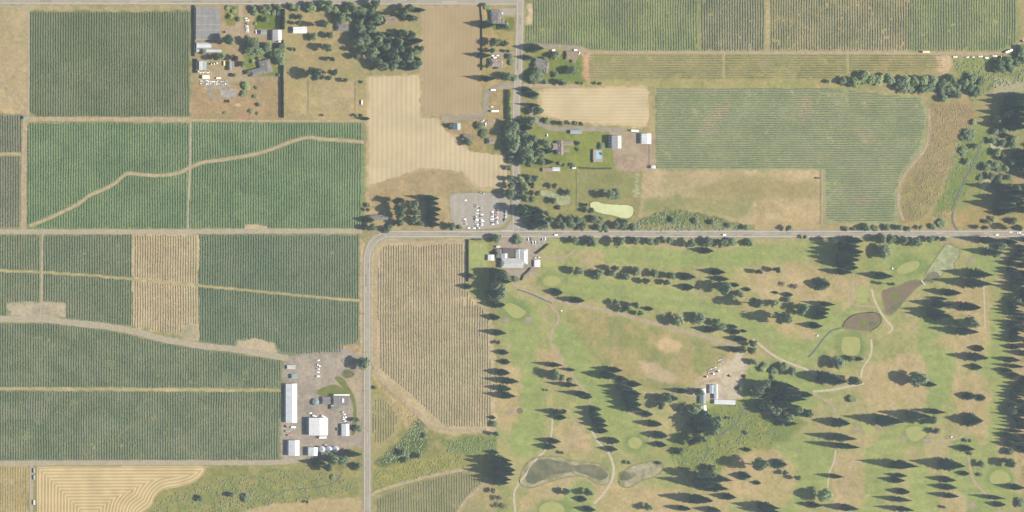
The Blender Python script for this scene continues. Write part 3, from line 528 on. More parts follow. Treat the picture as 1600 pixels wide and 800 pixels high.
p = pond(smooth([(967, 755), (968, 742), (975, 735), (990, 727), (1008, 722), (1022, 720), (1036, 724), (1032, 738), (1020, 745), (1000, 752), (985, 761), (972, 760)], 4, True), 'scum_grey', 'half drained pond with pale grey bed east of the long pond')
link('open_water', sheet_me('open_water', smooth([(968, 738), (978, 736), (986, 742), (994, 740), (986, 748), (974, 751), (967, 748)], 4, True), .16, M['water'], .6), p)
p = pond(smooth([(1316, 511), (1322, 500), (1335, 492), (1352, 489), (1366, 489), (1374, 493), (1376, 502), (1370, 510), (1358, 517), (1340, 516), (1325, 513)], 4, True), 'mud', 'oval muddy brown pond with a round green islet')
link('islet', sheet_me('islet', smooth([(1343, 502), (1348, 498), (1356, 499), (1358, 505), (1352, 508), (1348, 513), (1342, 512), (1347, 508)], 4, True), .18, M['lawn'], .3), p)
link('open_water', sheet_me('open_water', smooth([(1360, 497), (1370, 498), (1372, 505), (1364, 510), (1358, 510)], 4, True), .15, M['water'], .6), p)
link('dark_margin', ribbon_me('dark_margin', smooth([(1316, 511), (1322, 500), (1335, 491.5), (1352, 488.5), (1366, 488.5), (1374, 492), (1377, 502), (1370, 511), (1358, 518)], 4), 1.2, .19, M['hedge'], .3), p)
p = pond(smooth([(1380, 455), (1390, 450), (1405, 446), (1420, 439), (1432, 437), (1440, 443), (1432, 450), (1420, 462), (1410, 474), (1402, 484), (1392, 492), (1384, 490), (1382, 475), (1378, 462)], 4, True), 'mud', 'kite shaped brown pond beside the footbridge')
link('islet', sheet_me('islet', ell(1398, 462, 8, 6), .18, M['lawn'], .4), p)
link('open_water', sheet_me('open_water', smooth([(1388, 484), (1400, 474), (1412, 466), (1408, 476), (1394, 490)], 4, True), .15, M['water'], .6), p)
p = pond(smooth([(1444, 440), (1448, 425), (1456, 412), (1466, 398), (1474, 386), (1482, 381), (1496, 387), (1500, 395), (1497, 404), (1490, 412), (1492, 420), (1478, 424), (1466, 436), (1455, 442)], 4, True), 'scum', 'pale algae covered pond west of the dark lipped bunker')
link('open_water', sheet_me('open_water', smooth([(1445, 438), (1452, 426), (1464, 426), (1468, 434), (1456, 441)], 4, True), .16, M['water'], .6), p)
pond(smooth([(921, 321), (923, 316), (932, 314), (942, 317), (960, 319), (980, 320), (989, 323), (991, 332), (986, 340), (975, 342), (955, 337), (935, 333), (925, 328)], 4, True), 'duckweed', 'bright pale green duckweed pond south of the homestead', .1)
pond(smooth([(843, 299), (850, 296), (862, 298), (872, 303), (890, 306), (892, 312), (890, 320), (872, 321), (866, 311), (848, 308)], 4, True), 'scum', 'overgrown pale pond among trees near the road', .1)
pond(ell(543.5, 584, 9.5, 6.8), 'water', 'small dark oval pond below the round tree at the farmyard', .12, .1)
p = tag(link('swimming_pool', sheet_me('swimming_pool', [(931, 236), (939, 236), (939.5, 248), (931.5, 248)], .2, M['water_blue'])), 'blue swimming pool in a pale terrace behind the homestead', 'swimming pool', kind='structure')
for pts, wd, lb in [(smooth([(1496, 360), (1489, 348), (1488, 335), (1491, 318), (1497, 305), (1503, 290), (1510, 275), (1519, 260), (1526, 245), (1530, 232), (1535, 221), (1555, 216), (1568, 214)], 4), 3, 'dark narrow creek winding through the north east meadow'),
                    (smooth([(1314, 512), (1300, 516), (1288, 527), (1278, 540), (1268, 553), (1262, 558)], 4), 2.6, 'dark creek draining from the oval muddy pond'),
                    (smooth([(1167, 632), (1157, 648), (1152, 660), (1140, 670), (1122, 680)], 4), 2.2, 'thin dark ditch through the marshy rough'),
                    (smooth([(1104, 692), (1106, 704), (1101, 716), (1098, 722)], 4), 2.4, 'short dark ditch south of the marshy rough'),
                    (smooth([(808, 452), (826, 458), (845, 466), (862, 474)], 4), 2, 'dark ditch beside the service path near the clubhouse'),
                    (smooth([(410, 788), (430, 775), (455, 765), (490, 762), (520, 755), (535, 738)], 4), 1.2, 'thin hidden stream through the lower meadow')]:
    tag(link('creek', ribbon_me('creek', pts, wd, .15, M['creek'], .25)), lb, 'creek', kind='structure')

# ------------------------------------------------------------------ crop rows
def rows(label, poly, vert, sp, colA, colB, h=1.7, wd=1.9, dens=0.1, ns=14, ph=0.0, step=1.7, name='crop_rows'):
    h *= 0.32; wd *= 0.8
    xs = [p[0] for p in poly]; ys = [p[1] for p in poly]
    A0, A1 = (min(xs), max(xs)) if vert else (min(ys), max(ys)); B0, B1 = (min(ys), max(ys)) if vert else (min(xs), max(xs))
    ra = np.arange(A0 + sp * (0.3 + ph), A1, sp); rb = np.arange(B0, B1 + step, step)
    AA, BB = np.meshgrid(ra, rb, indexing='ij')
    X, Y = (AA, BB) if vert else (BB, AA)
    e = (vnoise(X, Y, 3, 2) - 0.5) * 2; wob = (vnoise(X, Y, 45, 8) - 0.5) * 1.1 + (vnoise(X, Y, 9, 9) - 0.5) * 0.5
    ok = inside(X + (0 if vert else e), Y + (e if vert else 0), poly)
    for pts, hw in EXCL:
        px_ = [p[0] for p in pts]; py_ = [p[1] for p in pts]
        if max(px_) < min(xs) - 9 or min(px_) > max(xs) + 9 or max(py_) < min(ys) - 9 or min(py_) > max(ys) + 9: continue
        ok &= segdist(X, Y, pts, False) > hw
    n = fbm(X, Y, ns, int(xs[0]) % 17); vig = np.clip((n - dens) / 0.3, 0, 1)
    r1 = rng.random(X.shape); ok &= (r1 < 0.25 + vig * 1.2)
    ww = wd * (0.55 + 0.45 * vig) * (0.75 + 0.5 * rng.random(X.shape)) / 2; hh = h * (0.5 + 0.5 * vig) * (0.7 + 0.6 * rng.random(X.shape))
    off = (rng.random(X.shape) - 0.5) * 0.55 + wob
    z = np.zeros_like(X)
    prof = [(-1, 0.02), (-0.75, 0.8), (0.1, 1.0), (0.8, 0.75), (1, 0.02)]
    layers = []
    for a, b in prof:
        o_ = off + a * ww; layers.append(np.stack([(X + o_ if vert else X) - 800, 400 - (Y if vert else Y + o_), b * hh + 0.02], -1))
    P = np.stack(layers, 2)                                # rows, steps, 5, 3
    nr, ns_, k, _ = P.shape; ids = np.arange(nr * ns_ * k).reshape(nr, ns_, k)
    seg = ok[:, :-1] & ok[:, 1:]; i, j = np.nonzero(seg); F = []
    for c in range(4): F.append(np.stack([ids[i, j, c], ids[i, j + 1, c], ids[i, j + 1, c + 1], ids[i, j, c + 1]], -1))
    F = np.concatenate(F)
    t = np.clip((fbm(X, Y, 26, 5 + int(ys[0]) % 11) - 0.5) * 3.4 + 0.5 + (rng.random(X.shape) - 0.5) * 0.6, 0, 1)[..., None]
    c = np.array(colA) * (1 - t) + np.array(colB) * t
    Cc = np.repeat(c[:, :, None, :], k, 2).reshape(-1, 3)
    used, inv = np.unique(F, return_inverse=True)
    me = np_mesh(name, P.reshape(-1, 3)[used], inv.reshape(F.shape), M['crop'], Cc[used])
    return tag(link(name, me), label, 'crop rows', kind='stuff')
HA, HB = (0.064, 0.096, 0.050), (0.098, 0.122, 0.070)     # hop green
YA, YB = (0.13, 0.16, 0.075), (0.20, 0.20, 0.10)
rows('dull green hop rows in the top left field', [(47, 19), (297, 18), (297, 182), (62, 182), (47, 175)], True, 3.97, (0.070, 0.092, 0.046), (0.108, 0.122, 0.066), 1.9, 2.6, -.25)
rows('dense green hop rows crossed by the winding track, west of the straight track', [(44, 192), (296, 192), (293, 357), (64, 357), (43, 350)], True, 3.97, (0.068, 0.110, 0.050), (0.112, 0.156, 0.072), 1.9, 2.6, -.2)
rows('dense green hop rows crossed by the winding track, east of the straight track', [(299, 191), (567, 191), (566, 357), (417, 357), (417, 352), (381, 352), (381, 357), (296, 357)], True, 3.97, (0.068, 0.110, 0.050), (0.112, 0.156, 0.072), 1.9, 2.6, -.2)
rows('sparse green and tan rows at the left edge', [(-40, 180), (33, 180), (32, 356), (-40, 356)], True, 3.97, (0.075, 0.092, 0.058), (0.12, 0.125, 0.085), 1.8, 2.1, 0.0)
rows('blue green hop rows at the left edge below the wide track', [(-40, 367), (62, 367), (62, 472), (11, 473), (11, 495), (-40, 495)], True, 3.97, HA, HB, 1.9, 2.4, 0.0)
rows('blue green hop rows west of the tan bare rows', [(69, 367), (207, 367), (205, 509), (104, 497), (102, 473), (68, 472)], True, 3.97, HA, HB, 1.9, 2.4, 0.05)
rows('thin brown rows on bare tan soil', [(209, 367), (310, 367), (311, 506), (285, 508), (282, 524), (206, 511)], True, 3.97, (0.125, 0.11, 0.065), (0.20, 0.175, 0.11), 1.3, 1.5, 0.0, 8)
rows('blue green hop rows west of the road bend', [(312, 367), (561, 367), (560, 536), (541, 538), (533, 551), (470, 553), (440, 550), (430, 536), (400, 530), (370, 531), (366, 541), (312, 532)], True, 3.97, HA, HB, 1.9, 2.5, 0.0)
rows('long hop rows above the grass strip in the lower left field', [(-40, 504), (60, 505), (120, 509), (200, 522), (255, 536), (330, 548), (440, 563), (438, 606), (-40, 606)], True, 3.97, HA, (0.13, 0.145, 0.085), 1.9, 2.3, 0.08)
rows('long hop rows below the grass strip in the lower left field', [(-40, 611), (438, 612), (437, 719), (-40, 719)], True, 3.97, HA, (0.14, 0.15, 0.09), 1.9, 2.3, 0.1)
rows('straw coloured rows in the bottom left corner', [(-40, 728), (42, 728), (43, 850), (-40, 850)], True, 3.97, (0.17, 0.16, 0.07), (0.24, 0.2, 0.09), 1.0, 1.5, 0.2)
rows('dark thin trellis rows of the tan vineyard beside the golf course', [(590, 396), (600, 383), (640, 381), (660, 385), (690, 381), (726, 381), (727, 447), (737, 470), (754, 482), (764, 500), (769, 660), (762, 667), (697, 667), (672, 645), (640, 614), (601, 584), (592, 572)], True, 3.97, (0.105, 0.10, 0.06), (0.17, 0.15, 0.09), 1.5, 1.15, 0.02, name='vine_rows')
rows('small teardrop plot of vines east of the road', smooth([(584, 626), (604, 628), (619, 650), (615, 675), (600, 690), (584, 687)], 3, True), True, 3.97, (0.12, 0.125, 0.06), (0.18, 0.16, 0.08), 1.4, 1.4, 0.12, name='vine_rows')
rows('vine rows in the bottom middle plot', [(590, 779), (640, 758), (722, 737), (758, 751), (716, 796), (714, 850), (590, 850)], True, 3.97, (0.10, 0.115, 0.06), (0.16, 0.155, 0.08), 1.5, 1.6, 0.12, name='vine_rows')
rows('mixed green rows of the top right field west of the bare dividing track', [(832, -40), (1092, -40), (1092, 79), (925, 80), (906, 72), (821, 65), (821, 40), (832, 38)], True, 3.97, (0.085, 0.115, 0.06), (0.16, 0.185, 0.085), 1.8, 2.1, 0.05)
rows('dark patchy rows between the green field and the bare dividing track', [(1096, -40), (1196, -40), (1196, 79), (1096, 79)], True, 3.97, (0.07, 0.095, 0.055), (0.13, 0.135, 0.08), 2.0, 2.2, 0.1, 9)
rows('patchy tan and green rows east of the bare dividing track', [(1204, -40), (1420, -40), (1420, 79), (1204, 79)], True, 3.97, (0.075, 0.10, 0.055), (0.17, 0.165, 0.085), 1.9, 2.0, 0.12, 10)
rows('leafy green rows in the top right corner', [(1422, -40), (1590, -40), (1589, 66), (1560, 79), (1422, 79)], True, 3.97, (0.08, 0.11, 0.06), (0.16, 0.18, 0.08), 1.8, 2.2, 0.06, 10)
rows('low crosswise rows in the narrow tan strip field', [(920, 86), (1470, 86), (1474, 108), (1330, 112), (1300, 122), (920, 124)], False, 3.8, (0.09, 0.09, 0.05), (0.15, 0.14, 0.08), 2.2, 1.5, 0.18)
rows('pale green crosswise rows in the field beside the paddock', [(1025, 138), (1290, 138), (1380, 147), (1438, 153), (1446, 185), (1438, 225), (1408, 270), (1398, 300), (1398, 346), (1310, 347), (1292, 340), (1291, 265), (1025, 263)], False, 3.6, (0.075, 0.10, 0.055), (0.11, 0.13, 0.075), 2.6, 1.9, 0.12)
# mown hay lying in curved windrows
HAY = smooth([(57, 729), (190, 728), (316, 728), (322, 731), (318, 741), (304, 753), (282, 761), (256, 766), (243, 778), (238, 790), (222, 803)], 4) + [(200, 850), (56, 850)]
hx = np.arange(54, 326, 1.0); hy = np.arange(726, 852, 1.0); HX, HY = np.meshgrid(hx, hy, indexing='ij'); ins = inside(HX, HY, HAY)
hd = segdist(HX, HY, HAY[:-2] + [(205, 900), (56, 900)]); ph = 0.5 + 0.5 * np.cos(2 * np.pi * (hd + (vnoise(HX, HY, 6, 1) - 0.5) * 0.5) / 5.0)
hz = 0.08 + 0.45 * ph ** 2; hc = np.array(alb(196, 172, 118)) * (1 - ph[..., None]) + np.array(alb(228, 206, 158)) * ph[..., None]
hc = hc * (0.9 + 0.2 * vnoise(HX, HY, 12, 3))[..., None]
ids = np.arange(HX.size).reshape(HX.shape); ok = ins[:-1, :-1] & ins[1:, 1:] & ins[1:, :-1] & ins[:-1, 1:]; i, j = np.nonzero(ok)
F = np.stack([ids[i, j], ids[i, j + 1], ids[i + 1, j + 1], ids[i + 1, j]], -1); us, inv = np.unique(F, return_inverse=True)
tag(link('hay_windrows', np_mesh('hay_windrows', np.stack([HX - 800, 400 - HY, hz], -1).reshape(-1, 3)[us], inv.reshape(F.shape), M['straw'], hc.reshape(-1, 3)[us])), 'mown straw lying in curved concentric windrows at the bottom left', 'windrows', kind='stuff')
def stubble(label, poly, ang, sp, colA, colB, amp):
    xs = [p[0] for p in poly]; ys = [p[1] for p in poly]
    X, Y = np.meshgrid(np.arange(min(xs), max(xs), 1.3), np.arange(min(ys), max(ys), 1.3), indexing='ij'); ok0 = inside(X + (vnoise(X, Y, 5, 3) - .5) * 3, Y + (vnoise(X, Y, 5, 4) - .5) * 3, poly)
    d = X * math.cos(ang) + Y * math.sin(ang) + (vnoise(X, Y, 25, 2) - .5) * 1.5; ph = 0.5 + 0.5 * np.cos(2 * np.pi * d / sp)
    ph = np.clip(ph * (0.5 + fbm(X, Y, 20, 6)), 0, 1)
    c = (np.array(alb(*colA)) * (1 - ph[..., None]) + np.array(alb(*colB)) * ph[..., None]) * (0.86 + 0.28 * fbm(X, Y, 30, 9))[..., None]
    ids = np.arange(X.size).reshape(X.shape); ok = ok0[:-1, :-1] & ok0[1:, 1:] & ok0[1:, :-1] & ok0[:-1, 1:]; i, j = np.nonzero(ok)
    F = np.stack([ids[i, j], ids[i, j + 1], ids[i + 1, j + 1], ids[i + 1, j]], -1); us, inv = np.unique(F, return_inverse=True)
    V = np.stack([X - 800, 400 - Y, 0.06 + amp * ph], -1).reshape(-1, 3)[us]
    tag(link('stubble', np_mesh('stubble', V, inv.reshape(F.shape), M['straw'], c.reshape(-1, 3)[us])), label, 'stubble', kind='stuff')
stubble('pale cut stubble striped north to south below the woods', [(576, 119), (656, 117), (656, 182), (680, 186), (700, 205), (735, 236), (786, 243), (792, 262), (792, 294), (745, 292), (720, 268), (660, 262), (600, 283), (577, 290)], 0, 7.6, (205, 186, 144), (218, 200, 160), .06)
stubble('cut straw field with faint crosswise stripes north of the homestead', smooth([(850, 141), (900, 138), (1008, 137), (1011, 160), (1009, 194), (930, 193), (856, 182), (846, 165)], 3, True), math.pi / 2, 5.0, (206, 186, 142), (220, 202, 160), .06)
stubble('bare tan field with faint wheel marks west of the roadside houses', [(661, 11), (750, 10), (750, 178), (661, 179)], 0, 6.0, (184, 164, 125), (191, 170, 131), .04)

# ------------------------------------------------------------------ brambles and rough brush (uncountable ground cover)
def brush(label, poly, n, r0, r1, cA, cB, name='bramble_thicket', thr=0.0, hf=0.45):
    xs = [p[0] for p in poly]; ys = [p[1] for p in poly]; X = rng.uniform(min(xs), max(xs), n * 3); Y = rng.uniform(min(ys), max(ys), n * 3)
    k = inside(X, Y, poly) & (fbm(X, Y, 16, 4) > thr); X, Y = X[k][:n], Y[k][:n]; n = len(X)
    r = rng.uniform(r0, r1, n); th = rng.uniform(0, 6.28, n); V = []; F = []; C = []
    m_ = 6
    ang = np.arange(m_) * 2 * np.pi / m_
    t = rng.random(n)[:, None] * 0.6 + 0.4 * fbm(X, Y, 14, 7)[:, None]; col = np.array(cA) * (1 - t) + np.array(cB) * t
    rr = r[:, None] * rng.uniform(0.6, 1.25, (n, m_)); ring = np.stack([X[:, None] + rr * np.cos(ang + th[:, None]) - 800, 400 - Y[:, None] + rr * np.sin(ang + th[:, None]), np.full((n, m_), 0.03)], -1)
    rr2 = rr * 0.7; mid = np.stack([X[:, None] + rr2 * np.cos(ang + th[:, None] + .3) - 800, 400 - Y[:, None] + rr2 * np.sin(ang + th[:, None] + .3), r[:, None] * hf * rng.uniform(0.5, 1.0, (n, m_))], -1)
    top = np.stack([X - 800, 400 - Y, r * hf * 1.15], -1)[:, None, :]
    P = np.concatenate([ring, mid, top], 1); K = 2 * m_ + 1; base = np.arange(n)[:, None] * K; tri = []
    for a in range(m_):
        b = (a + 1) % m_; tri += [(a, b, m_ + b), (a, m_ + b, m_ + a), (m_ + a, m_ + b, 2 * m_)]
    F = (base[:, :, None] + np.array(tri)[None]).reshape(-1, 3)
    tag(link(name, np_mesh(name, P.reshape(-1, 3), F, M['brush'], np.repeat(col, K, 0))), label, 'undergrowth', kind='stuff')
BG, BL, BT, BB_ = (0.115, 0.15, 0.075), (0.19, 0.215, 0.105), (0.26, 0.23, 0.12), (0.22, 0.175, 0.115)
brush('dense green brambles in the ditch corner east of the road', smooth([(588, 722), (622, 692), (652, 656), (668, 688), (650, 715), (604, 728)], 4, True), 240, .6, 2.2, (0.12, 0.155, 0.075), (0.20, 0.215, 0.11))
brush('green reeds and weeds along the ditch above the bottom vineyard', [(690, 688), (775, 680), (776, 704), (700, 708)], 220, .7, 1.8, BG, BL)
brush('tall yellow green grass tufts below the ditch', [(583, 738), (720, 706), (728, 728), (640, 752), (583, 764)], 420, .6, 1.6, (0.16, 0.18, 0.055), BT)
brush('straw coloured tufts on the bank east of the little teardrop plot', [(590, 592), (640, 640), (668, 672), (660, 690), (612, 630)], 260, .5, 1.4, BT, (0.36, 0.3, 0.16))
brush('green scrub in the lower meadow left of the road', smooth([(235, 800), (300, 758), (380, 742), (440, 734), (530, 742), (560, 752), (540, 770), (470, 785), (400, 792), (300, 815)], 4, True), 900, .6, 1.9, BG, (0.2, 0.2, 0.09))
brush('leafy scrub at the foot of the grazed paddock', smooth([(1000, 346), (1040, 330), (1090, 333), (1140, 346), (1180, 357), (1120, 360), (1000, 360)], 4, True), 380, .7, 2.4, (0.115, 0.15, 0.08), (0.2, 0.215, 0.11))
brush('mottled marsh plants in the wet rough south of the maintenance sheds', [(1095, 645), (1160, 628), (1230, 660), (1205, 695), (1150, 708), (1105, 735), (1060, 733), (1045, 705)], 620, .5, 1.9, (0.11, 0.145, 0.07), (0.19, 0.21, 0.10))
brush('brown weedy tufts in the meadow beside the striped field', [(1455, 165), (1522, 163), (1518, 200), (1490, 225), (1470, 300), (1440, 345), (1412, 345), (1410, 300), (1450, 230)], 1100, .5, 1.5, BB_, (0.22, 0.21, 0.09))
brush('green creek side weeds in the north east meadow', [(1500, 205), (1545, 202), (1548, 240), (1520, 290), (1480, 340), (1455, 338), (1480, 280)], 420, .6, 1.6, BG, BL)
brush('rank green growth around the north east tree line', [(1490, 95), (1560, 92), (1600, 90), (1600, 130), (1545, 140), (1520, 160), (1500, 130)], 420, .7, 2.0, BG, BL)
brush('low weeds in the garden south of the homestead', [(322, 140), (440, 130), (440, 182), (325, 182)], 160, .4, 1.0, (0.16, 0.15, 0.07), BG)
#@@PART2
# ------------------------------------------------------------------ landmarks used to say which tree, car or shed is meant
LM = [('top left hop field', 175, 100), ('middle hop fields', 300, 275), ('rosy roofed house', 777, 97), ('corner house', 776, 27), ('grey L-shaped house', 410, 105), ('shade cloth nursery', 325, 35),
      ('blue and white barn', 468, 47), ('tan roofed house', 610, 31), ('bare tan field', 700, 95), ('straight garden gravel bed', 562, 155), ('teal roofed barn', 713, 198), ('parking lot', 748, 330),
      ('road junction', 808, 358), ('grey farmhouse in trees', 592, 340), ('road bend', 580, 380), ('clubhouse', 803, 405), ('croquet lawn', 748, 398), ('cart shed', 838, 411), ('oval putting green', 862, 439),
      ('pear shaped green', 803, 487), ('tan vineyard', 680, 520), ('farmyard office', 525, 627), ('grain bins', 514, 702), ('small farmyard pond', 543, 584), ('teardrop vine plot', 600, 655), ('bramble ditch', 640, 700),
      ('bottom vineyard', 670, 770), ('long golf pond', 885, 738), ('half drained pond', 1000, 742), ('round putting green', 992, 692), ('first fairway', 1050, 398), ('second fairway', 1060, 462), ('service path', 1060, 515),
      ('dry practice ground', 1030, 560), ('maintenance sheds', 1118, 615), ('marshy rough', 1140, 690), ('dark golf woods', 1210, 610), ('square putting green', 1329, 541), ('oval muddy pond', 1346, 503),
      ('kite shaped pond', 1405, 465), ('footbridge', 1441, 442), ('algae pond', 1478, 405), ('tilted putting green', 1420, 418), ('fenced tee', 1347, 460), ('brown bare rough', 1235, 440), ('twin bunker green', 1430, 680),
      ('small shaded green', 1355, 670), ('bright eastern green', 1562, 746), ('round corner bunker', 1518, 790), ('eastern dry rough', 1510, 620), ('southern dry rough', 1325, 760), ('lower right fairway', 1445, 770),
      ('duckweed pond', 957, 328), ('overgrown pond', 868, 308), ('white barn', 1010, 217), ('rosy gabled homestead', 880, 232), ('swimming pool', 935, 243), ('grey gabled roadside house', 848, 102), ('brown shed', 894, 87),
      ('tan strip field', 1200, 104), ('striped field', 1200, 200), ('grazed paddock', 1150, 300), ('north east creek', 1512, 270), ('brown weedy meadow', 1470, 210), ('north east tree line', 1430, 135), ('orange trailer', 1445, 81),
      ('lower meadow', 400, 765), ('mown hay', 190, 765), ('upper right tree belt', 1592, 420), ('middle right tree belt', 1592, 500), ('lower right tree belt', 1592, 600), ('lowest right tree belt', 1592, 680), ('wood by bare field', 600, 85), ('wood south edge', 640, 105), ('junction corner trees', 832, 340), ('western fairway', 820, 600), ('diagonal fairway', 940, 620), ('bottom middle rough', 1010, 775), ('leafy scrub slope', 1090, 345)]
DIRS = ['east', 'north east', 'north', 'north west', 'west', 'south west', 'south', 'south east']
ORD = ['', 'second', 'third', 'fourth', 'fifth', 'sixth', 'seventh', 'eighth', 'ninth', 'tenth', 'eleventh', 'twelfth']
LABELQ = []
def where(x, y):
    nm, lx, ly = min(LM, key=lambda l: math.hypot(l[1] - x, l[2] - y)); d = math.hypot(lx - x, ly - y)
    a = DIRS[int(round(math.degrees(math.atan2(ly - y, x - lx)) / 45)) % 8]
    return nm, ('close' if d < 14 else 'just' if d < 32 else 'well' if d < 70 else 'far'), a
def queue(o, desc, cat, x, y, group=None, grp_word=None):
    nm, dw, a = where(x, y)
    o['category'] = cat
    if group or grp_word: o['group'] = group or f'{grp_word} around the {nm}'
    LABELQ.append([o, f'{desc} {dw} {a} of the {nm}', x, y])
def settle_labels():
    by = {}
    for q in LABELQ: by.setdefault(q[1], []).append(q)
    for base, L in by.items():
        if len(L) == 1: L[0][0]['label'] = base; continue
        xs = [q[2] for q in L]; ys = [q[3] for q in L]
        hor = (max(xs) - min(xs)) >= (max(ys) - min(ys)); L.sort(key=lambda q: q[2] if hor else q[3]); n = len(L); e0, e1 = ('west', 'east') if hor else ('north', 'south')
        for i, q in enumerate(L):
            if i == 0: t = f'the {e0}ernmost'
            elif i == n - 1: t = f'the {e1}ernmost'
            elif i < len(ORD): t = f'{ORD[i]} from the {e0}'
            else: t = f'{ORD[min(n - 1 - i, 11)]} from the {e1}'
            lab = f'{base}, {t}'
            if len(lab.split()) > 16: lab = lab.split(' ', 1)[1]
            q[0]['label'] = lab

# ------------------------------------------------------------------ trees
def conifer_mesh(seed):
    r = random.Random(seed); V = []; F = []; ex = r.choice([.58, .66, .74, .85])
    n = r.randint(14, 19)
    for l in range(n):
        t = (l + 0.3) / n; z = 0.06 + 0.92 * t
        rad = (1 - t) ** ex * (1.0 if t > 0.14 else 0.75 + 1.8 * t); k = max(4, int(11 - 6 * t)); a0 = r.uniform(0, 6.28)
        for i in range(k):
            a = a0 + 6.283 * i / k + r.uniform(-.2, .2); rr = rad * r.uniform(.68, 1.16); hw = 0.34 * rr + .02; c, s = math.cos(a), math.sin(a); b = len(V)
            V += [(c * .02, s * .02, z + .035), (c * rr * .62 - s * hw, s * rr * .62 + c * hw, z - .02), (c * rr * .62 + s * hw, s * rr * .62 - c * hw, z - .02), (c * rr, s * rr, z - .045 - .02 * r.random()), (c * rr * .5, s * rr * .5, z + .028)]
            F += [(b, b + 4, b + 1), (b, b + 2, b + 4), (b + 1, b + 4, b + 3), (b + 4, b + 2, b + 3)]
    b = len(V); V += [(math.cos(i * .785) * .42, math.sin(i * .785) * .42, .07) for i in range(8)] + [(0, 0, 1.0)]  # plain inner cone added so light does not leak through the crown
    F += [(b + i, b + (i + 1) % 8, b + 8) for i in range(8)]
    return V, F
def trunk_mesh(seed, top, lim):
    r = random.Random(seed); V = []; F = []
    def tube(p0, p1, r0, r1):
        b = len(V)
        for p, q in ((p0, r0), (p1, r1)): V.extend([(p[0] + q * math.cos(i * 1.047), p[1] + q * math.sin(i * 1.047), p[2]) for i in range(6)])
        F.extend([(b + i, b + (i + 1) % 6, b + 6 + (i + 1) % 6, b + 6 + i) for i in range(6)])
    tube((0, 0, -.02), (0, 0, .3), .1, .07); tube((0, 0, .3), (0, 0, top), .07, .02)
    for i in range(lim):
        a = 6.283 * i / lim + r.uniform(-.3, .3); z = r.uniform(.28, .5); tube((0, 0, z), (math.cos(a) * .55, math.sin(a) * .55, z + r.uniform(.15, .3)), .04, .012)
    return V, F
def broad_mesh(seed, z0=.08, n=420, size=.3, dense=True):
    'crown of unit radius and height: leaf clumps on overlapping lobes'
    r = random.Random(seed); V = []; F = []; L = []
    for i in range(r.randint(9, 12)):
        a = r.uniform(0, 6.283); z = r.uniform(z0 + .2, .8); d = r.uniform(.25, .62) * (1.0 if z < .6 else .7); L.append((math.cos(a) * d, math.sin(a) * d, z, r.uniform(.3, .46), r.uniform(.13, .2)))
    L += [(0, 0, .74, .5, .24), (0, 0, .42, .6, .3)]
    for i in range(n):
        lx, ly, lz, lr, lv = r.choice(L); u = r.uniform(-.55, 1); a = r.uniform(0, 6.283); q = math.sqrt(max(0, 1 - u * u)); k = r.uniform(.82, 1.06)
        nx, ny, nz = q * math.cos(a), q * math.sin(a), u; p = Vector((lx + nx * lr * k, ly + ny * lr * k, lz + nz * lv * k))
        nv = Vector((nx + r.uniform(-.35, .35), ny + r.uniform(-.35, .35), nz + .35 + r.uniform(-.3, .3))).normalized(); t1 = nv.orthogonal().normalized(); t2 = nv.cross(t1); s = size * r.uniform(.5, 1.15); b = len(V)
        a2 = r.uniform(0, 6.28); c2, s2 = math.cos(a2), math.sin(a2); e1 = t1 * c2 + t2 * s2; e2 = t2 * c2 - t1 * s2; sq = Vector((1, 1, .5))
        V += [tuple(p + e1 * sq * s * .6), tuple(p + (e2 * s * .42 - nv * .03) * sq), tuple(p - e1 * sq * s * .6), tuple(p - (e2 * s * .42 + nv * .03) * sq)]; F.append((b, b + 1, b + 2, b + 3))
    if dense:
        for lx, ly, lz, lr, lv in L:                                 # plain core added inside each lobe to block light
            b = len(V); q = lr * .74; v_ = lv * .8
            V += [(lx + q, ly, lz), (lx, ly + q, lz), (lx - q, ly, lz), (lx, ly - q, lz), (lx, ly, lz + v_), (lx, ly, lz - v_)]
            F += [(b, b + 1, b + 4), (b + 1, b + 2, b + 4), (b + 2, b + 3, b + 4), (b + 3, b, b + 4), (b + 1, b, b + 5), (b + 2, b + 1, b + 5), (b + 3, b + 2, b + 5), (b, b + 3, b + 5)]
    return V, F
CON = [mesh('crown', *conifer_mesh(40 + i), M['conifer_b' if i in (2, 5, 7) else 'conifer']) for i in range(9)]
BRD = {k: [mesh('crown', *broad_mesh(70 + i, dense=(k != 'x'), n=(420 if k != 'x' else 120)), M[m_]) for i in range(5)] for k, m_ in (('d', 'broad'), ('l', 'broad_light'), ('p', 'broad_purple'), ('x', 'dead'))}
SHR = {k: [mesh('foliage', *broad_mesh(90 + i, .0, 150, .42), M[m_]) for i in range(3)] for k, m_ in (('s', 'broad'), ('t', 'broad_light'))}
TRK = [mesh('trunk', *trunk_mesh(7 + i, .95, 0), M['bark']) for i in range(2)]; TRB = [mesh('trunk', *trunk_mesh(17 + i, .6, 5), M['bark']) for i in range(3)]
NAME = dict(c='conifer_tree', d='broadleaf_tree', l='pale_leaved_tree', p='purple_leaved_tree', x='bare_tree', s='shrub', t='shrub')
DESC = dict(c='dark conifer', d='broadleaf tree', l='light green tree', p='purple tree', x='bare tree', s='round shrub', t='light green shrub')
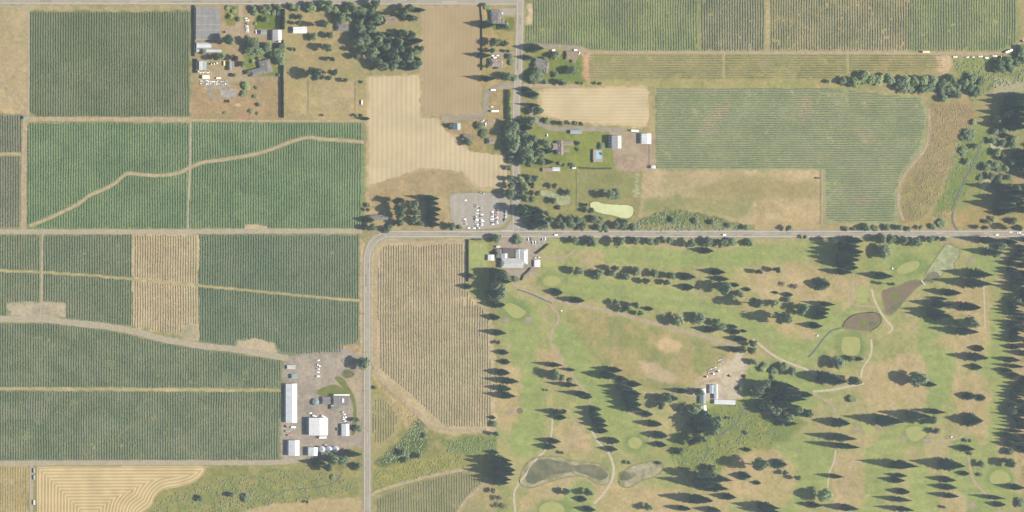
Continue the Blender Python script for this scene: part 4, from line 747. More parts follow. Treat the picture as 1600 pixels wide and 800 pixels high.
def tree_at(k, X, Y, h, rad, px, py, group=None, label=None):
    o = bpy.data.objects.new(NAME[k], None); COL.objects.link(o); o.location = (X, Y, 0); o.empty_display_size = 1
    o.rotation_euler = (0, 0, R.uniform(0, 6.28))
    if k == 'c': parts = [('trunk', R.choice(TRK), (rad * .7, rad * .7, h * .98)), ('crown', R.choice(CON), (rad, rad, h))]
    elif k in 'st': parts = [('foliage', R.choice(SHR[k]), (rad, rad, h))]
    else: parts = [('trunk', R.choice(TRB), (rad * .8, rad * .8, h)), ('crown', R.choice(BRD[k]), (rad, rad, h))]
    for nm, me, sc in parts: link(nm, me, o).scale = sc
    big = ('towering ' if h > 36 else 'tall ' if h > 22 else 'middling ' if h > 13 else 'small ') if k not in 'st' else ('broad ' if rad > 4.5 else '')
    if label and not isinstance(label, bool): tag(o, label, 'shrub' if k in 'st' else 'tree', group)
    else: queue(o, big + DESC[k], 'shrub' if k in 'st' else 'tree', px, py, group, 'shrubs' if k in 'st' else 'conifers' if k == 'c' else 'broadleaf trees')
    return o
def tree(k, xl, xr, y, wd):
    'a tree whose shadow tip and leaning crown reach from xl to xr on the survey'
    kk = lean((xl + xr) / 2); tot = xr - xl
    if k == 'c': h = max(3.0, 1.03 * tot / (COT + kk)); bx = xr - kk * h; rad = wd / 2 * 1.36 + .4
    else:
        rad = wd / 2 * 1.36 + .5; h = wd * .4
        def reach(h_, c_): return .54 * c_ * h_ + math.sqrt(wd * wd / 4 + .19 * (c_ * h_) ** 2)
        while reach(h, COT) + reach(h, kk) < tot and h < 45: h += .25
        bx = xr - reach(h, kk)
    if k in 'st': h = min(h, rad * 2.2)
    tree_at(k, bx - 800, 400 - y - h * .02, h, rad, bx, y)
TREES = '''
d 874 905 374 11;d 893 933 377 14;d 932 975 376 14;d 972 1000 376 12;d 995 1022 376 11;d 1006 1032 377 9;d 1022 1052 376 9;d 1045 1088 380 14;c 1072 1116 391 9;d 1083 1113 377 14;d 1108 1137 379 13;d 1125 1150 378 13;d 1152 1178 379 10
s 1242 1262 370 5;d 1262 1308 375 8;c 1266 1345 383 13;c 1264 1350 391 14;c 1259 1346 397 14;c 1262 1344 404 13;c 1272 1338 411 12;c 1300 1342 417 10;c 1290 1350 375 13;d 1352 1395 393 20
d 1345 1385 372 13;d 1360 1400 374 13;d 1385 1420 375 13;d 1405 1440 377 14;d 1430 1460 374 10;d 1450 1480 373 8
s 1311 1326 357 7;s 1326 1338 358 5;d 1333 1360 355 10;s 1360 1372 356 9;d 1372 1390 355 9;d 1388 1410 355 8;s 1410 1424 357 7;s 1425 1442 355 6;s 1447 1463 354 9;d 1461 1480 348 13;d 1510 1545 355 6;d 1545 1600 355 9;s 1150 1170 355 8;s 1210 1238 356 8
c 1277 1332 424 9;c 1337 1396 430 11;c 1255 1297 443 17;d 1358 1400 443 5;d 1162 1192 424 8;d 1188 1221 421 8;c 1086 1135 424 10;c 1100 1140 435 8;d 1085 1146 448 17;d 1125 1162 458 13;c 1135 1155 445 6;c 1155 1174 452 6
d 872 912 423 12;d 911 942 428 13;d 930 968 419 8;d 942 962 427 10;d 958 985 433 11;d 970 1002 424 13;d 985 1018 438 9;d 1002 1030 427 11;d 1020 1055 430 12;c 1040 1087 431 11;c 1050 1088 432 9;d 1020 1048 441 9;c 1048 1086 448 10
c 846 880 456 11;c 866 914 468 9;d 940 967 472 8;d 946 985 481 10;d 966 1000 476 9;c 997 1022 482 6;d 980 1006 489 7
l 1024 1070 498 18;d 1066 1104 497 17;d 1095 1127 503 11;c 1078 1122 514 10;d 1112 1134 511 11;c 1125 1153 510 6;c 1129 1157 518 9;c 1150 1168 517 4;c 1128 1168 529 9;d 1150 1184 536 10;c 1112 1165 545 9;d 1145 1182 547 10
d 1105 1196 472 13;l 1190 1218 473 11;d 1154 1240 495 17;c 1250 1306 474 8;c 1248 1298 482 9;c 1250 1296 488 8;c 1245 1294 494 9;d 1220 1265 480 12;d 1225 1258 487 10;c 1241 1287 508 10;d 1215 1235 469 8;c 1202 1217 457 4;c 1215 1240 460 7;x 1213 1226 443 7;x 1228 1246 447 8
c 1502 1570 393 12;c 1485 1568 374 11;c 1470 1553 427 15;c 1455 1552 441 15;c 1440 1503 456 10;c 1417 1490 474 13;c 1460 1534 478 13;c 1440 1483 466 6;c 1407 1480 485 12;c 1412 1490 492 15;d 1440 1530 502 20;c 1470 1530 505 12;c 1450 1530 516 12
c 1510 1538 544 9;c 1478 1545 557 12;c 1502 1536 573 9;d 1386 1452 590 22;c 1430 1465 600 8;c 1490 1525 618 11;c 1518 1540 621 9
c 1315 1415 655 18;c 1370 1455 647 14;d 1395 1465 654 14;c 1420 1480 642 8;c 1475 1537 655 18;c 1268 1329 659 13;c 1255 1340 682 12;c 1256 1344 695 9;c 1337 1437 724 14;c 1420 1510 724 18;s 1319 1337 624 11
d 1442 1470 673 8;s 1495 1522 688 5;c 1480 1524 700 10;s 1507 1520 708 5;c 1490 1515 739 7;s 1523 1535 741 6;d 1515 1540 724 10;d 1543 1590 722 13;c 1443 1495 748 9;c 1447 1497 760 9;c 1447 1499 773 8;s 1464 1478 792 4
c 1370 1415 749 9;c 1380 1418 742 6;c 1383 1422 767 9;c 1361 1426 779 8;c 1363 1430 794 8;c 1550 1604 760 9;c 1510 1572 776 7;c 1537 1572 787 8;d 1582 1604 785 13
c 1270 1320 743 7;l 1241 1302 773 19;c 1241 1285 788 9;c 1280 1342 792 10;d 1207 1232 738 7;d 1222 1253 746 7;d 1105 1204 724 17;c 1190 1230 724 14;c 1136 1175 743 12;c 1169 1190 754 6;c 1152 1175 702 6
d 1020 1120 738 15;c 1022 1130 752 16;c 1040 1145 745 16;d 1085 1120 732 12;c 1060 1140 760 14;c 1028 1115 778 14;c 1105 1152 775 10;c 1035 1080 793 8;c 1080 1128 796 10;c 1140 1220 790 14;c 1150 1222 797 10;d 987 1020 791 9;d 1043 1070 705 10;s 1020 1035 723 5;s 970 986 722 5
c 988 1035 661 10;c 999 1044 679 11;c 1007 1043 694 9;c 930 969 688 10;c 931 966 701 8;c 922 973 577 9;c 907 965 585 12;c 955 1004 599 10;c 950 982 592 9
c 932 990 605 10;c 940 1003 613 13;c 945 1000 622 13;c 947 1003 630 12;c 948 1005 638 10;c 985 1021 646 9;c 940 1000 617 13;d 1004 1050 622 12;c 1010 1060 621 13;d 1005 1040 632 11
c 1035 1080 610 8;d 1068 1100 612 12;l 1048 1095 639 17;d 1045 1130 658 20;d 1050 1125 668 19;c 1050 1110 655 18;d 1045 1105 683 13;p 1042 1090 690 8
c 749 782 495 9;c 745 792 519 9;s 765 783 535 6;c 765 796 550 8;c 772 798 565 8;c 754 797 581 10;c 752 812 594 10;c 755 800 606 10;c 752 807 617 11
c 829 880 569 7;d 830 875 583 15;d 850 882 589 10;s 885 895 593 6;c 870 900 577 5;c 849 905 600 7;c 868 925 614 8;c 898 926 619 8;s 843 858 609 3
c 834 885 643 9;c 850 886 651 9;c 872 886 642 5;c 897 940 638 9;c 895 940 646 10;c 903 947 656 12;c 901 952 663 9;c 915 951 672 9;c 833 877 688 9;c 829 870 697 9;s 860 885 707 4
c 727 800 716 12;c 724 802 722 12;c 730 806 731 13;c 722 805 737 13;c 732 800 746 13;c 738 797 752 10;c 752 780 706 7;s 755 775 766 7;x 762 785 778 9;x 765 790 789 10
d 861 893 767 10;d 890 927 768 9;c 890 918 779 9;c 893 932 795 9;c 758 775 652 5;d 760 776 662 9;d 753 780 677 7;c 714 741 430 7;c 710 738 447 8
c 735 790 424 12;c 733 800 438 14;d 740 792 452 18;d 742 785 465 17;c 745 790 475 10;d 780 798 434 9;s 800 810 435 9;d 752 784 372 13;c 763 778 395 8;d 795 817 374 13
c 800 850 75 13;c 803 833 90 8;d 848 875 86 12;d 812 851 118 24;d 868 902 109 13;s 838 855 128 7;s 855 885 129 9;s 896 912 130 4;s 912 946 130 5;c 800 832 140 9;c 805 842 147 10;d 828 843 150 10;c 802 845 164 6;d 812 848 172 12
d 842 858 188 8;d 858 880 192 8;s 880 900 192 6;s 893 912 193 6;d 766 810 205 22;d 775 812 219 20;d 785 808 235 13;d 785 803 243 7;s 786 802 252 7;s 780 800 262 7;d 775 803 278 8;d 775 805 290 9;d 766 806 303 15;d 737 756 197 11;d 748 762 207 12;d 711 739 221 13
c 723 774 38 12;d 774 797 42 10;s 746 760 8 6;t 757 767 12 8;d 743 780 65 12;d 772 795 68 9;d 745 775 78 7;c 721 768 86 8;s 775 800 80 5;c 721 776 122 9;d 765 800 118 11;d 780 810 121 12;d 745 765 103 5;d 790 803 97 9
d 684 712 353 11;s 710 722 355 6;d 578 634 314 11;d 582 634 326 13;d 590 634 335 11;c 630 688 309 10;c 640 686 317 10;c 640 690 326 10;c 642 688 334 10;c 640 688 342 10;c 645 688 350 9;d 625 655 320 11;d 630 656 332 10;d 628 655 342 10;d 635 662 349 9;d 598 630 347 11;d 600 615 353 8;c 550 585 343 10;d 553 588 355 12;d 585 612 358 9;s 558 580 327 5;s 566 578 320 7
d 447 470 36 6;d 460 512 38 9;c 490 513 36 9;l 470 496 57 11;d 495 522 55 10;d 478 520 73 12;s 447 463 77 5;d 533 563 88 9;d 498 525 92 6;d 447 503 115 17;d 480 530 113 10;d 490 520 121 8;d 522 545 125 6;d 545 567 180 5;c 552 578 185 5;s 498 506 180 3;s 559 568 128 4
d 318 368 62 15;d 365 405 65 18;d 385 412 80 16;d 410 445 84 18;d 395 425 70 12;d 312 345 90 8;d 328 352 88 9;p 343 373 90 9;t 350 360 12 7;t 360 371 17 8;t 351 364 26 7;d 383 400 12 8;d 395 415 13 8;d 408 425 12 9;d 422 440 11 9;l 438 462 9 9;l 392 402 22 6;l 411 422 20 6;d 400 420 30 8;t 396 402 37 5;d 355 369 117 5;l 373 390 134 11;d 373 385 146 9;s 393 401 151 5;s 396 403 137 4;p 349 359 158 4;s 397 407 163 5;s 388 396 173 7;s 398 404 177 4;s 348 353 176 4
d 847 872 290 7;d 868 893 301 10;d 847 870 313 9;p 865 876 324 6;l 918 962 302 13;c 950 966 303 15;s 903 920 320 6;d 901 930 328 8;s 1282 1297 127 6;d 895 908 224 6;d 897 906 233 5;d 932 946 228 9;d 936 942 240 4
c 1538 1610 152 14;c 1527 1608 160 14;c 1540 1612 168 16;c 1525 1608 177 10;c 1524 1608 196 14;c 1530 1610 187 12;c 1550 1632 240 16;c 1548 1625 250 16;c 1560 1640 262 14;c 1570 1636 272 14;c 1507 1590 292 12;c 1535 1604 300 15;c 1520 1600 310 15;c 1504 1590 319 13;c 1530 1596 326 13;c 1535 1575 332 8;d 1550 1570 262 13;d 1500 1524 213 20;d 1497 1512 236 12;s 1498 1516 252 9;d 1524 1548 260 11;d 1525 1538 278 9;c 1553 1578 211 8
c 1238 1312 588 17;c 1245 1325 593 14;d 1290 1346 593 13;d 1275 1322 565 20;c 1318 1350 560 6;d 1310 1335 560 9
d 533 577 566 17;s 579 589 605 5;l 540 562 655 6;d 544 566 668 10;c 464 510 722 11;d 485 530 715 17;c 500 566 707 11;d 508 545 719 15;l 540 566 728 10;d 478 520 729 11;s 346 366 772 8;s 375 392 777 13;s 300 318 778 9;s 470 483 784 4;s 515 524 745 7
s 1155 1180 563 6;l 1160 1185 566 9;d 1185 1200 572 9;d 1198 1215 578 11;s 1200 1212 590 7;d 1146 1160 607 7;p 1158 1166 588 5;s 1130 1142 653 4;s 1158 1170 676 5
'''
TREES += '''
d 362 384 100 9;d 372 396 76 13;d 396 424 74 14;d 424 448 72 13;d 420 446 96 12;t 388 398 96 6;t 398 408 92 5;d 378 392 112 7;s 392 402 116 5;s 430 438 117 5;s 436 442 106 5;d 306 322 80 8;l 366 378 30 7;d 386 402 18 9;d 402 418 18 9;l 418 432 20 8;d 428 442 22 9;s 382 390 58 5;d 446 470 12 11;d 450 474 26 9;d 690 706 196 6;t 776 784 44 6;t 786 794 38 6;d 840 856 92 8;d 858 872 116 8;s 770 780 106 5;d 786 800 88 8
c 1150 1258 609 16;c 1158 1262 620 16;c 1152 1250 631 14;c 1162 1240 600 12;d 1185 1240 652 16;d 1212 1256 640 14;d 1206 1228 660 9;l 1180 1198 576 10;d 1204 1232 572 13;d 1216 1246 580 12
d 1536 1566 186 11;d 1548 1574 204 10;l 1570 1590 216 10;d 1560 1590 226 12;l 1576 1596 300 10;d 1566 1590 345 9;l 1540 1556 342 8;d 1530 1548 346 8;d 1510 1530 228 8;l 1512 1526 190 8
d 1545 1575 384 12;l 1548 1566 396 9;d 1560 1596 470 12;d 1556 1590 640 12;l 1562 1584 690 9;d 1558 1584 706 11
c 803 853 338 15;c 806 856 347 15;c 808 850 330 13;c 802 846 352 12;d 736 796 430 17;d 742 793 458 18;d 738 790 445 18;c 734 782 458 12;d 770 812 198 18;d 768 812 226 18;d 790 836 238 18;d 792 836 250 16;d 792 834 226 16;d 800 838 190 14
d 1050 1126 664 20;d 1072 1116 652 16;l 1058 1072 640 12;d 1165 1215 640 15;d 1150 1205 600 14;d 640 660 712 8;d 612 634 706 9;d 655 668 680 8;l 622 640 718 8;l 1076 1092 345 8;d 1100 1118 347 8;d 1040 1056 343 8;d 1128 1142 352 7;d 520 560 14 12;d 505 540 24 13;d 490 520 12 12;d 560 592 14 14;d 566 600 30 15;d 556 592 44 15;d 562 600 60 15;d 575 612 72 15
'''
n_tree = 0
for ln in TREES.split('\n'):
    for t_ in ln.split(';'):
        f = t_.split()
        if len(f) == 5: tree(f[0], *[float(v_) for v_ in f[1:]]); n_tree += 1
def grove(kinds, poly, gap, h0, h1, r0, r1, group, labels):
    gap *= 1.17; r0 *= 1.12; r1 *= 1.12
    xs = [p[0] for p in poly]; ys = [p[1] for p in poly]; y_ = min(ys); row = 0
    while y_ < max(ys):
        x_ = min(xs) + (row % 2) * gap * .5
        while x_ < max(xs):
            px_, py_ = x_ + R.uniform(-.33, .33) * gap, y_ + R.uniform(-.33, .33) * gap
            if inside(np.array([px_]), np.array([py_]), poly)[0]:
                k = R.choice(kinds); h = R.uniform(h0, h1); rd = R.uniform(r0, r1) * (.72 if k == 'c' else 1)
                tree_at(k, px_ - lean(px_) * h * .6 - 800, 400 - py_, h * (1.25 if k == 'c' else 1), rd * (.8 if k in 'st' else 1.12), px_, py_, group)
            x_ += gap
        y_ += gap * .87; row += 1
grove('ddcd', [(562, 8), (596, 4), (599, 40), (622, 44), (640, 52), (662, 60), (662, 112), (602, 114), (590, 96), (566, 78), (556, 50)], 12.3, 15, 24, 5.6, 9.0, 'trees of the wood beside the bare tan field', dict(d='dense broadleaf tree in the wood west of the bare tan field', c='dark conifer standing in the wood west of the bare tan field'))
grove('dc', [(604, 3), (660, 6), (660, 32), (625, 34), (622, 16)], 13.0, 16, 24, 5.6, 7.8, 'trees north of the tan roofed house', dict(d='broadleaf tree between the tan roofed house and the top road', c='dark conifer between the tan roofed house and the top road'))
grove('ddl', [(470, 6), (560, 4), (566, 36), (530, 32), (500, 24), (470, 14)], 13.0, 9, 17, 5.0, 7.8, 'trees along the top road by the blue and white barn', dict(d='broadleaf tree in the belt beside the top road', l='light green tree in the belt beside the top road'))
grove('dcd', [(812, 178), (832, 180), (834, 215), (862, 226), (866, 250), (842, 262), (812, 262)], 12.3, 14, 24, 5.6, 7.8, 'trees between the road and the homestead', dict(d='broadleaf tree in the belt between road and rosy gabled homestead', c='dark conifer in the belt between road and rosy gabled homestead'))
grove('ddll', [(812, 278), (836, 276), (846, 300), (842, 318), (815, 322)], 11.7, 9, 16, 4.5, 7.2, 'trees by the overgrown pond', dict(d='broadleaf tree on the road side of the overgrown pond', l='light green tree on the road side of the overgrown pond'))
grove('cdc', [(816, 324), (850, 326), (852, 356), (818, 354)], 13.0, 20, 30, 6.7, 9.0, 'tall trees at the junction corner', dict(d='tall broadleaf tree at the corner of the road junction', c='tall conifer at the corner of the road junction'))
grove('dd', [(852, 330), (880, 334), (930, 342), (996, 347), (998, 357), (852, 357)], 11.7, 9, 15, 5.0, 7.2, 'trees along the road below the duckweed pond', dict(d='broadleaf tree in the roadside row below the duckweed pond'))
grove('ds', [(880, 254), (960, 258), (958, 264), (860, 262)], 10.4, 3, 6, 2.8, 4.8, 'garden trees south of the homestead', dict(d='small garden tree south of the rosy gabled homestead', s='garden shrub south of the rosy gabled homestead'))
grove('ddl', [(1308, 124), (1335, 115), (1370, 117), (1400, 118), (1450, 114), (1490, 120), (1535, 116), (1545, 130), (1525, 150), (1490, 158), (1450, 148), (1420, 147), (1400, 138), (1360, 134), (1330, 132)], 12.5, 9, 15, 6.6, 9.2, 'trees of the north east tree line', dict(d='broadleaf tree in the long north east tree line', l='light green tree in the long north east tree line'))
grove('dd', [(1545, 100), (1570, 90), (1600, 72), (1612, 84), (1590, 105), (1560, 118)], 12, 9, 15, 6.6, 9, 'trees beside the parked farm vehicles', dict(d='broadleaf tree below the parked farm vehicles, top right'))
grove('cdc', [(1575, 146), (1650, 146), (1650, 192), (1575, 192)], 11.5, 16, 26, 5.5, 7.5, 'trees of the right edge above the road', None)
grove('cdc', [(1586, 232), (1650, 228), (1650, 270), (1588, 270)], 12.5, 14, 22, 5.5, 7.5, 'trees of the right edge above the road', None)
grove('cdc', [(1580, 292), (1650, 290), (1650, 332), (1580, 328)], 12.5, 14, 22, 5.5, 7.5, 'trees of the right edge above the road', None)
grove('ddl', [(1545, 205), (1570, 205), (1575, 228), (1590, 260), (1560, 300), (1540, 290), (1548, 250)], 14, 7, 11, 4.5, 6.5, 'trees by the north east creek', None)
grove('cdd', [(1172, 604), (1210, 602), (1262, 606), (1264, 618), (1222, 626), (1262, 640), (1262, 656), (1222, 664), (1200, 648), (1176, 636)], 13.7, 16, 28, 6.2, 9.0, 'trees of the dark golf woods', dict(c='dark conifer in the woods east of the maintenance sheds', d='dark broadleaf tree in the woods east of the maintenance sheds'))
grove('dcc', [(1100, 640), (1118, 644), (1112, 670), (1090, 680), (1085, 660)], 11.7, 14, 22, 5.0, 7.2, 'trees south of the maintenance sheds', dict(d='broadleaf tree south of the white maintenance sheds', c='dark conifer south of the white maintenance sheds'))
y_ = 378.0
while y_ < 706:                                                     # the belt of tall conifers at the right edge
    gap_ = 530 < y_ < 566
    xl = 1545 + R.uniform(0, 20); xr = xl + R.uniform(36, 62)
    kk = lean(1575); h = (xr - xl) / (COT + kk); bx = xr - kk * h
    tree_at('c', bx - 800, 400 - y_, h, R.uniform(4.4, 6.2), bx, y_, 'conifers of the eastern tree belt')
    if R.random() < .68:
        h2 = R.uniform(26, 36); bx2 = R.uniform(1598, 1612); tree_at('c', bx2 - 800, 400 - y_ - R.uniform(-4, 4), h2, R.uniform(4.5, 6), bx2, y_, 'conifers of the eastern tree belt')
    y_ += 10 if gap_ else R.uniform(4.4, 7.2)
# ------------------------------------------------------------------ hedges
def hedge(pts, h, wd, m_, label):
    P = smooth(pts, 1); L = [0]
    for a, b in zip(P, P[1:]): L.append(L[-1] + math.hypot(b[0] - a[0], b[1] - a[1]))
    n = max(3, int(L[-1] / 1.3)); t = np.linspace(0, L[-1], n); X = np.interp(t, L, [p[0] for p in P]); Y = np.interp(t, L, [p[1] for p in P]); V = []; F = []
    tx = np.gradient(X); ty = np.gradient(Y); q = np.hypot(tx, ty); prof = [(-.5, 0), (-.55, .5), (-.36, .9), (0, 1.04), (.36, .9), (.55, .5), (.5, 0)]
    for i in range(n):
        e = min(1.0, .55 + min(i, n - 1 - i) * .3)
        for u, v_ in prof:
            a = u * wd * e * R.uniform(.8, 1.2); V.append((X[i] - ty[i] / q[i] * a - 800, 400 - (Y[i] + tx[i] / q[i] * a), v_ * h * R.uniform(.85, 1.12)))
        if i:
            for j in range(6): b = i * 7 + j; F.append((b - 7, b, b + 1, b - 6))
    tag(link('hedge', mesh('hedge', V, F, M[m_])), label, 'hedge')
hedge([(439.5, 14), (439.5, 46)], 8, 4, 'hedge', 'tall dark hedge beside the homestead lawn by the top road')
hedge([(440, 62), (440, 110), (440.5, 184)], 4.7, 2.0, 'hedge', 'long tall dark hedge down the east side of the homestead garden')
hedge([(302, 8), (302.5, 50), (302, 88)], 3.3, 2.0, 'hedge', 'dark hedge between the top left hop field and the shade cloth nursery')
hedge([(305, 92), (305, 114)], 4, 3, 'hedge', 'short green hedge west of the small teal and white shed')
hedge([(794, 140), (794, 187)], 6.0, 5, 'hedge_y', 'bright yellow green hedge beside the north road')
hedge([(730, 374), (730, 440)], 3.2, 1.8, 'hedge', 'dark hedge between the tan vineyard and the croquet lawn')
hedge([(737, 374), (752, 374)], 2.5, 2.5, 'hedge', 'low hedge on the road side of the croquet lawn')
hedge([(837, 396), (846, 389), (856, 381)], 2.6, 2.8, 'hedge', 'slanting clipped hedge beside the clubhouse parking')
hedge([(829, 418), (824, 424), (817, 430), (814, 438)], 2, 2.4, 'hedge', 'short dark hedge curving south of the cart shed')
hedge([(925, 233), (925, 254)], 2.4, 2.2, 'hedge', 'clipped hedge west of the swimming pool')
hedge([(905, 262), (930, 263.5), (956, 263)], 2.0, 2.2, 'hedge', 'low hedge along the south edge of the homestead garden')
hedge([(750, 10), (752, 30), (752, 60), (752, 110)], 1.8, 1.2, 'hedge', 'thin hedge line on the east edge of the bare tan field')
# ------------------------------------------------------------------ buildings
def box_me(name, x0, y0, z0, x1, y1, z1, m_): return mesh(name, [(x, y, z) for z in (z0, z1) for x, y in ((x0, y0), (x1, y0), (x1, y1), (x0, y1))], [(3, 2, 1, 0), (4, 5, 6, 7), (0, 1, 5, 4), (1, 2, 6, 5), (2, 3, 7, 6), (3, 0, 4, 7)], m_)
def building(name, label, cat, cx, cy, w_, l_, h, rise, roof_m, wall_m, rot=0.0, ridge='y', hip=0.0, chimney=False, roof2=None, windows=3, wings=()):
    'gabled or hipped building; cx, cy and size are of the roof as the survey shows it; wings: (dx, dy, w, l, h, rise, ridge, hip)'
    X, Y, _ = W(cx, cy, h + rise * .4)
    o = bpy.data.objects.new(name, None); COL.objects.link(o); o.location = (X, Y, 0); o.rotation_euler = (0, 0, rot); tag(o, label, cat)
    for wi, (dx, dy, ww, ll, hh, rs, rd, hp) in enumerate([(0, 0, w_, l_, h, rise, ridge, hip)] + list(wings)):
        def T(u, v_, z): return (dx + (u if rd == 'y' else v_), dy + (v_ if rd == 'y' else u), z)
        a, b = (ww / 2, ll / 2) if rd == 'y' else (ll / 2, ww / 2)
        oh = .35; ai, bi = a - oh, b - oh; e = 0.004 * wi
        V = [T(*p) for p in ((-ai, -bi, 0), (ai, -bi, 0), (ai, bi, 0), (-ai, bi, 0), (-ai, -bi, hh), (ai, -bi, hh), (ai, bi, hh), (-ai, bi, hh), (0, -bi + hp * a, hh + rs * (1 - oh / a) - .12), (0, bi - hp * a, hh + rs * (1 - oh / a) - .12))]
        F = [(0, 1, 5, 4), (1, 2, 6, 5), (2, 3, 7, 6), (3, 0, 4, 7), (4, 5, 8), (6, 7, 9), (5, 6, 9, 8), (7, 4, 8, 9)]
        wl = link('wall', mesh('wall', V, F, M[wall_m]), o)
        t = .18; rz = hh - oh * rs / a
        R0 = [(-a, -b, rz), (a, -b, rz), (a, b, rz), (-a, b, rz), (0, -b + hp * a, hh + rs + e), (0, b - hp * a, hh + rs + e)]
        V = [T(*p) for p in R0] + [T(p[0], p[1], p[2] + t) for p in R0]
        F = [(7, 8, 11, 10), (9, 6, 10, 11), (6, 7, 10), (8, 9, 11), (0, 4, 5, 3), (1, 2, 5, 4), (0, 1, 7, 6), (1, 2, 8, 7), (2, 3, 9, 8), (3, 0, 6, 9)]
        if hp == 0: F += [(0, 1, 4), (2, 3, 5)]
        rf = link('roof', mesh('roof', V, F, [M[roof_m], M[roof2 or roof_m]]), o)
        if roof2: rf.data.polygons[1].material_index = 1
        rc = [T(-.22, -b + hp * a, hh + rs + t - .02), T(.22, -b + hp * a, hh + rs + t - .02), T(.22, b - hp * a, hh + rs + t - .02), T(-.22, b - hp * a, hh + rs + t - .02), T(0, -b + hp * a, hh + rs + t + .12), T(0, b - hp * a, hh + rs + t + .12)]
        if rs > .3: link('ridge_cap', mesh('ridge_cap', rc, [(0, 3, 5, 4), (1, 4, 5, 2), (0, 4, 1), (3, 2, 5)], M[roof_m]), rf)
        if ll > 12 and rs > .5:
            for k in range(int(ll / 6)):
                v_ = -b + 3 + k * 6; s = 1 if k % 2 else -1; zz = hh + rs * .45 + t; c_ = T(s * a * .55, v_, 0)
                link('roof_vent', box_me('roof_vent', c_[0] - .45, c_[1] - .45, zz - .4, c_[0] + .45, c_[1] + .45, zz + .55, M['steel' if chimney else 'wall_grey']), rf)
        for s in (-1, 1):
            for k in range(windows):
                v_ = (k + .5) / windows * 2 * bi - bi; q = [T(s * ai, v_ - .6, hh * .4), T(s * (ai + .08), v_ + .6, hh * .75)]
                x0, x1 = sorted((q[0][0], q[1][0])); y0, y1 = sorted((q[0][1], q[1][1]))
                link('window', box_me('window', x0, y0, hh * .4, x1, y1, hh * .75, M['glass']), wl)
        dw = min(1.8, ai * .5); q = [T(-dw, -bi - .08, 0.02), T(dw, -bi, hh * .72)]
        x0, x1 = sorted((q[0][0], q[1][0])); y0, y1 = sorted((q[0][1], q[1][1])); link('door', box_me('door', x0, y0, .02, x1, y1, hh * .72, M['door']), wl)
        if chimney and wi == 0: link('chimney', box_me('chimney', *(min(T(.9, b * .3, 0)[i], T(1.9, b * .3 + 1, 0)[i]) for i in (0, 1)), hh + .2, *(max(T(.9, b * .3, 0)[i], T(1.9, b * .3 + 1, 0)[i]) for i in (0, 1)), hh + rs + 1.0, M['brick']), rf)
    return o
B = building
B('barn', 'long narrow white roofed barn on the west side of the farmyard', 'barn', 455.7, 630, 17.5, 61, 4.2, 1.6, 'metal_white', 'wall_grey', windows=8)
B('barn', 'large square barn with bright white roof in the farmyard middle', 'barn', 498.2, 666.5, 29.5, 27.5, 6.4, 2.6, 'metal_white', 'wall_blue', roof2='metal_bright', windows=4)
B('shed', 'small white roofed shed beside the farmyard entrance', 'shed', 540, 671.8, 12, 19, 3.4, 1.3, 'metal_white', 'wall_grey')
B('barn', 'white barn at the south west corner of the farmyard', 'barn', 459.8, 700, 17, 24, 5.2, 1.8, 'metal_white', 'wall_grey')
B('barn', 'small white barn beside the three grain bins', 'barn', 489.5, 705.6, 15, 13.5, 5.0, 1.4, 'metal_white', 'wall_grey')
B('farm_office', 'grey flat topped office with white porch at the farmyard', 'office', 533, 626.5, 24, 15, 5.2, .9, 'shingle_grey', 'wall_white', ridge='x', windows=5, wings=((-20, 0.5, 15, 12, 3, .5, 'x', 0), (-8, -10.5, 12, 5, 2.8, .3, 'x', 0)))
of_ = COL.objects['farm_office']
for q_ in ((-11, 8.2, 14, 10.4, 4.4), (-14, -8.4, -8, -5.9, 2.6), (1, -2.5, 4, 4, 6.4)): link('porch_roof', box_me('porch_roof', q_[0], q_[1], q_[4], q_[2], q_[3], q_[4] + .25, M['metal_bright']), of_)
B('shed', 'pale teal open shed north of the long barn', 'shed', 460, 588, 9, 7, 2.8, .6, 'metal_teal', 'wall_grey', ridge='x', windows=1)
B('shed', 'light grey low shed by the farmyard gate', 'shed', 455, 573.5, 13, 6, 2.0, .4, 'metal_grey', 'wall_grey', ridge='x', windows=1)
B('clubhouse', 'sprawling pale grey roofed clubhouse with several wings beside the road', 'clubhouse', 801, 411, 34, 15, 5, 2.0, 'metal_grey', 'wall_tan', ridge='x', hip=.5, windows=6, wings=((17, 10, 15, 24, 4.4, 1.8, 'y', .5), (10, 12, 9, 18, 4.2, 1.0, 'y', 0), (-12, 9, 10, 12, 4, 1.2, 'y', 0)))
B('clubhouse_annex', 'dark grey flat roofed annex at the north of the clubhouse', 'annex', 795, 395, 18, 14, 3.4, .3, 'shingle_dark', 'wall_grey', ridge='x', windows=3)
B('clubhouse_annex', 'small grey roofed annex at the north west corner of the clubhouse', 'annex', 780, 396, 8, 14, 3.2, .6, 'shingle_grey', 'wall_grey', windows=2)
B('shed', 'small bright white shed on the croquet lawn edge', 'shed', 767.5, 402.5, 9.5, 9, 3.0, .8, 'metal_bright', 'wall_white', windows=1)
B('shed', 'tiny white kiosk north west of the clubhouse', 'kiosk', 778.5, 385.5, 6, 3, 2.4, .4, 'metal_bright', 'wall_white', ridge='x', windows=1)
B('cart_shed', 'low white roofed golf cart shed east of the clubhouse', 'shed', 839.5, 411.5, 9, 11, 2.6, .4, 'metal_bright', 'wall_white', windows=2)
B('shed', 'long narrow shed, shade painted teal on its roof, white end, west of the maintenance yard', 'shed', 1098.5, 619, 8.5, 24, 3.2, .8, 'metal_dteal', 'wall_white', windows=3)  # dark teal stands for the shaded stretch of one white roof
B('shed', 'white top section joined to the shade-painted shed of the maintenance yard', 'shed', 1098.5, 611.5, 9, 8.5, 3.9, .8, 'metal_bright', 'wall_white', windows=1)
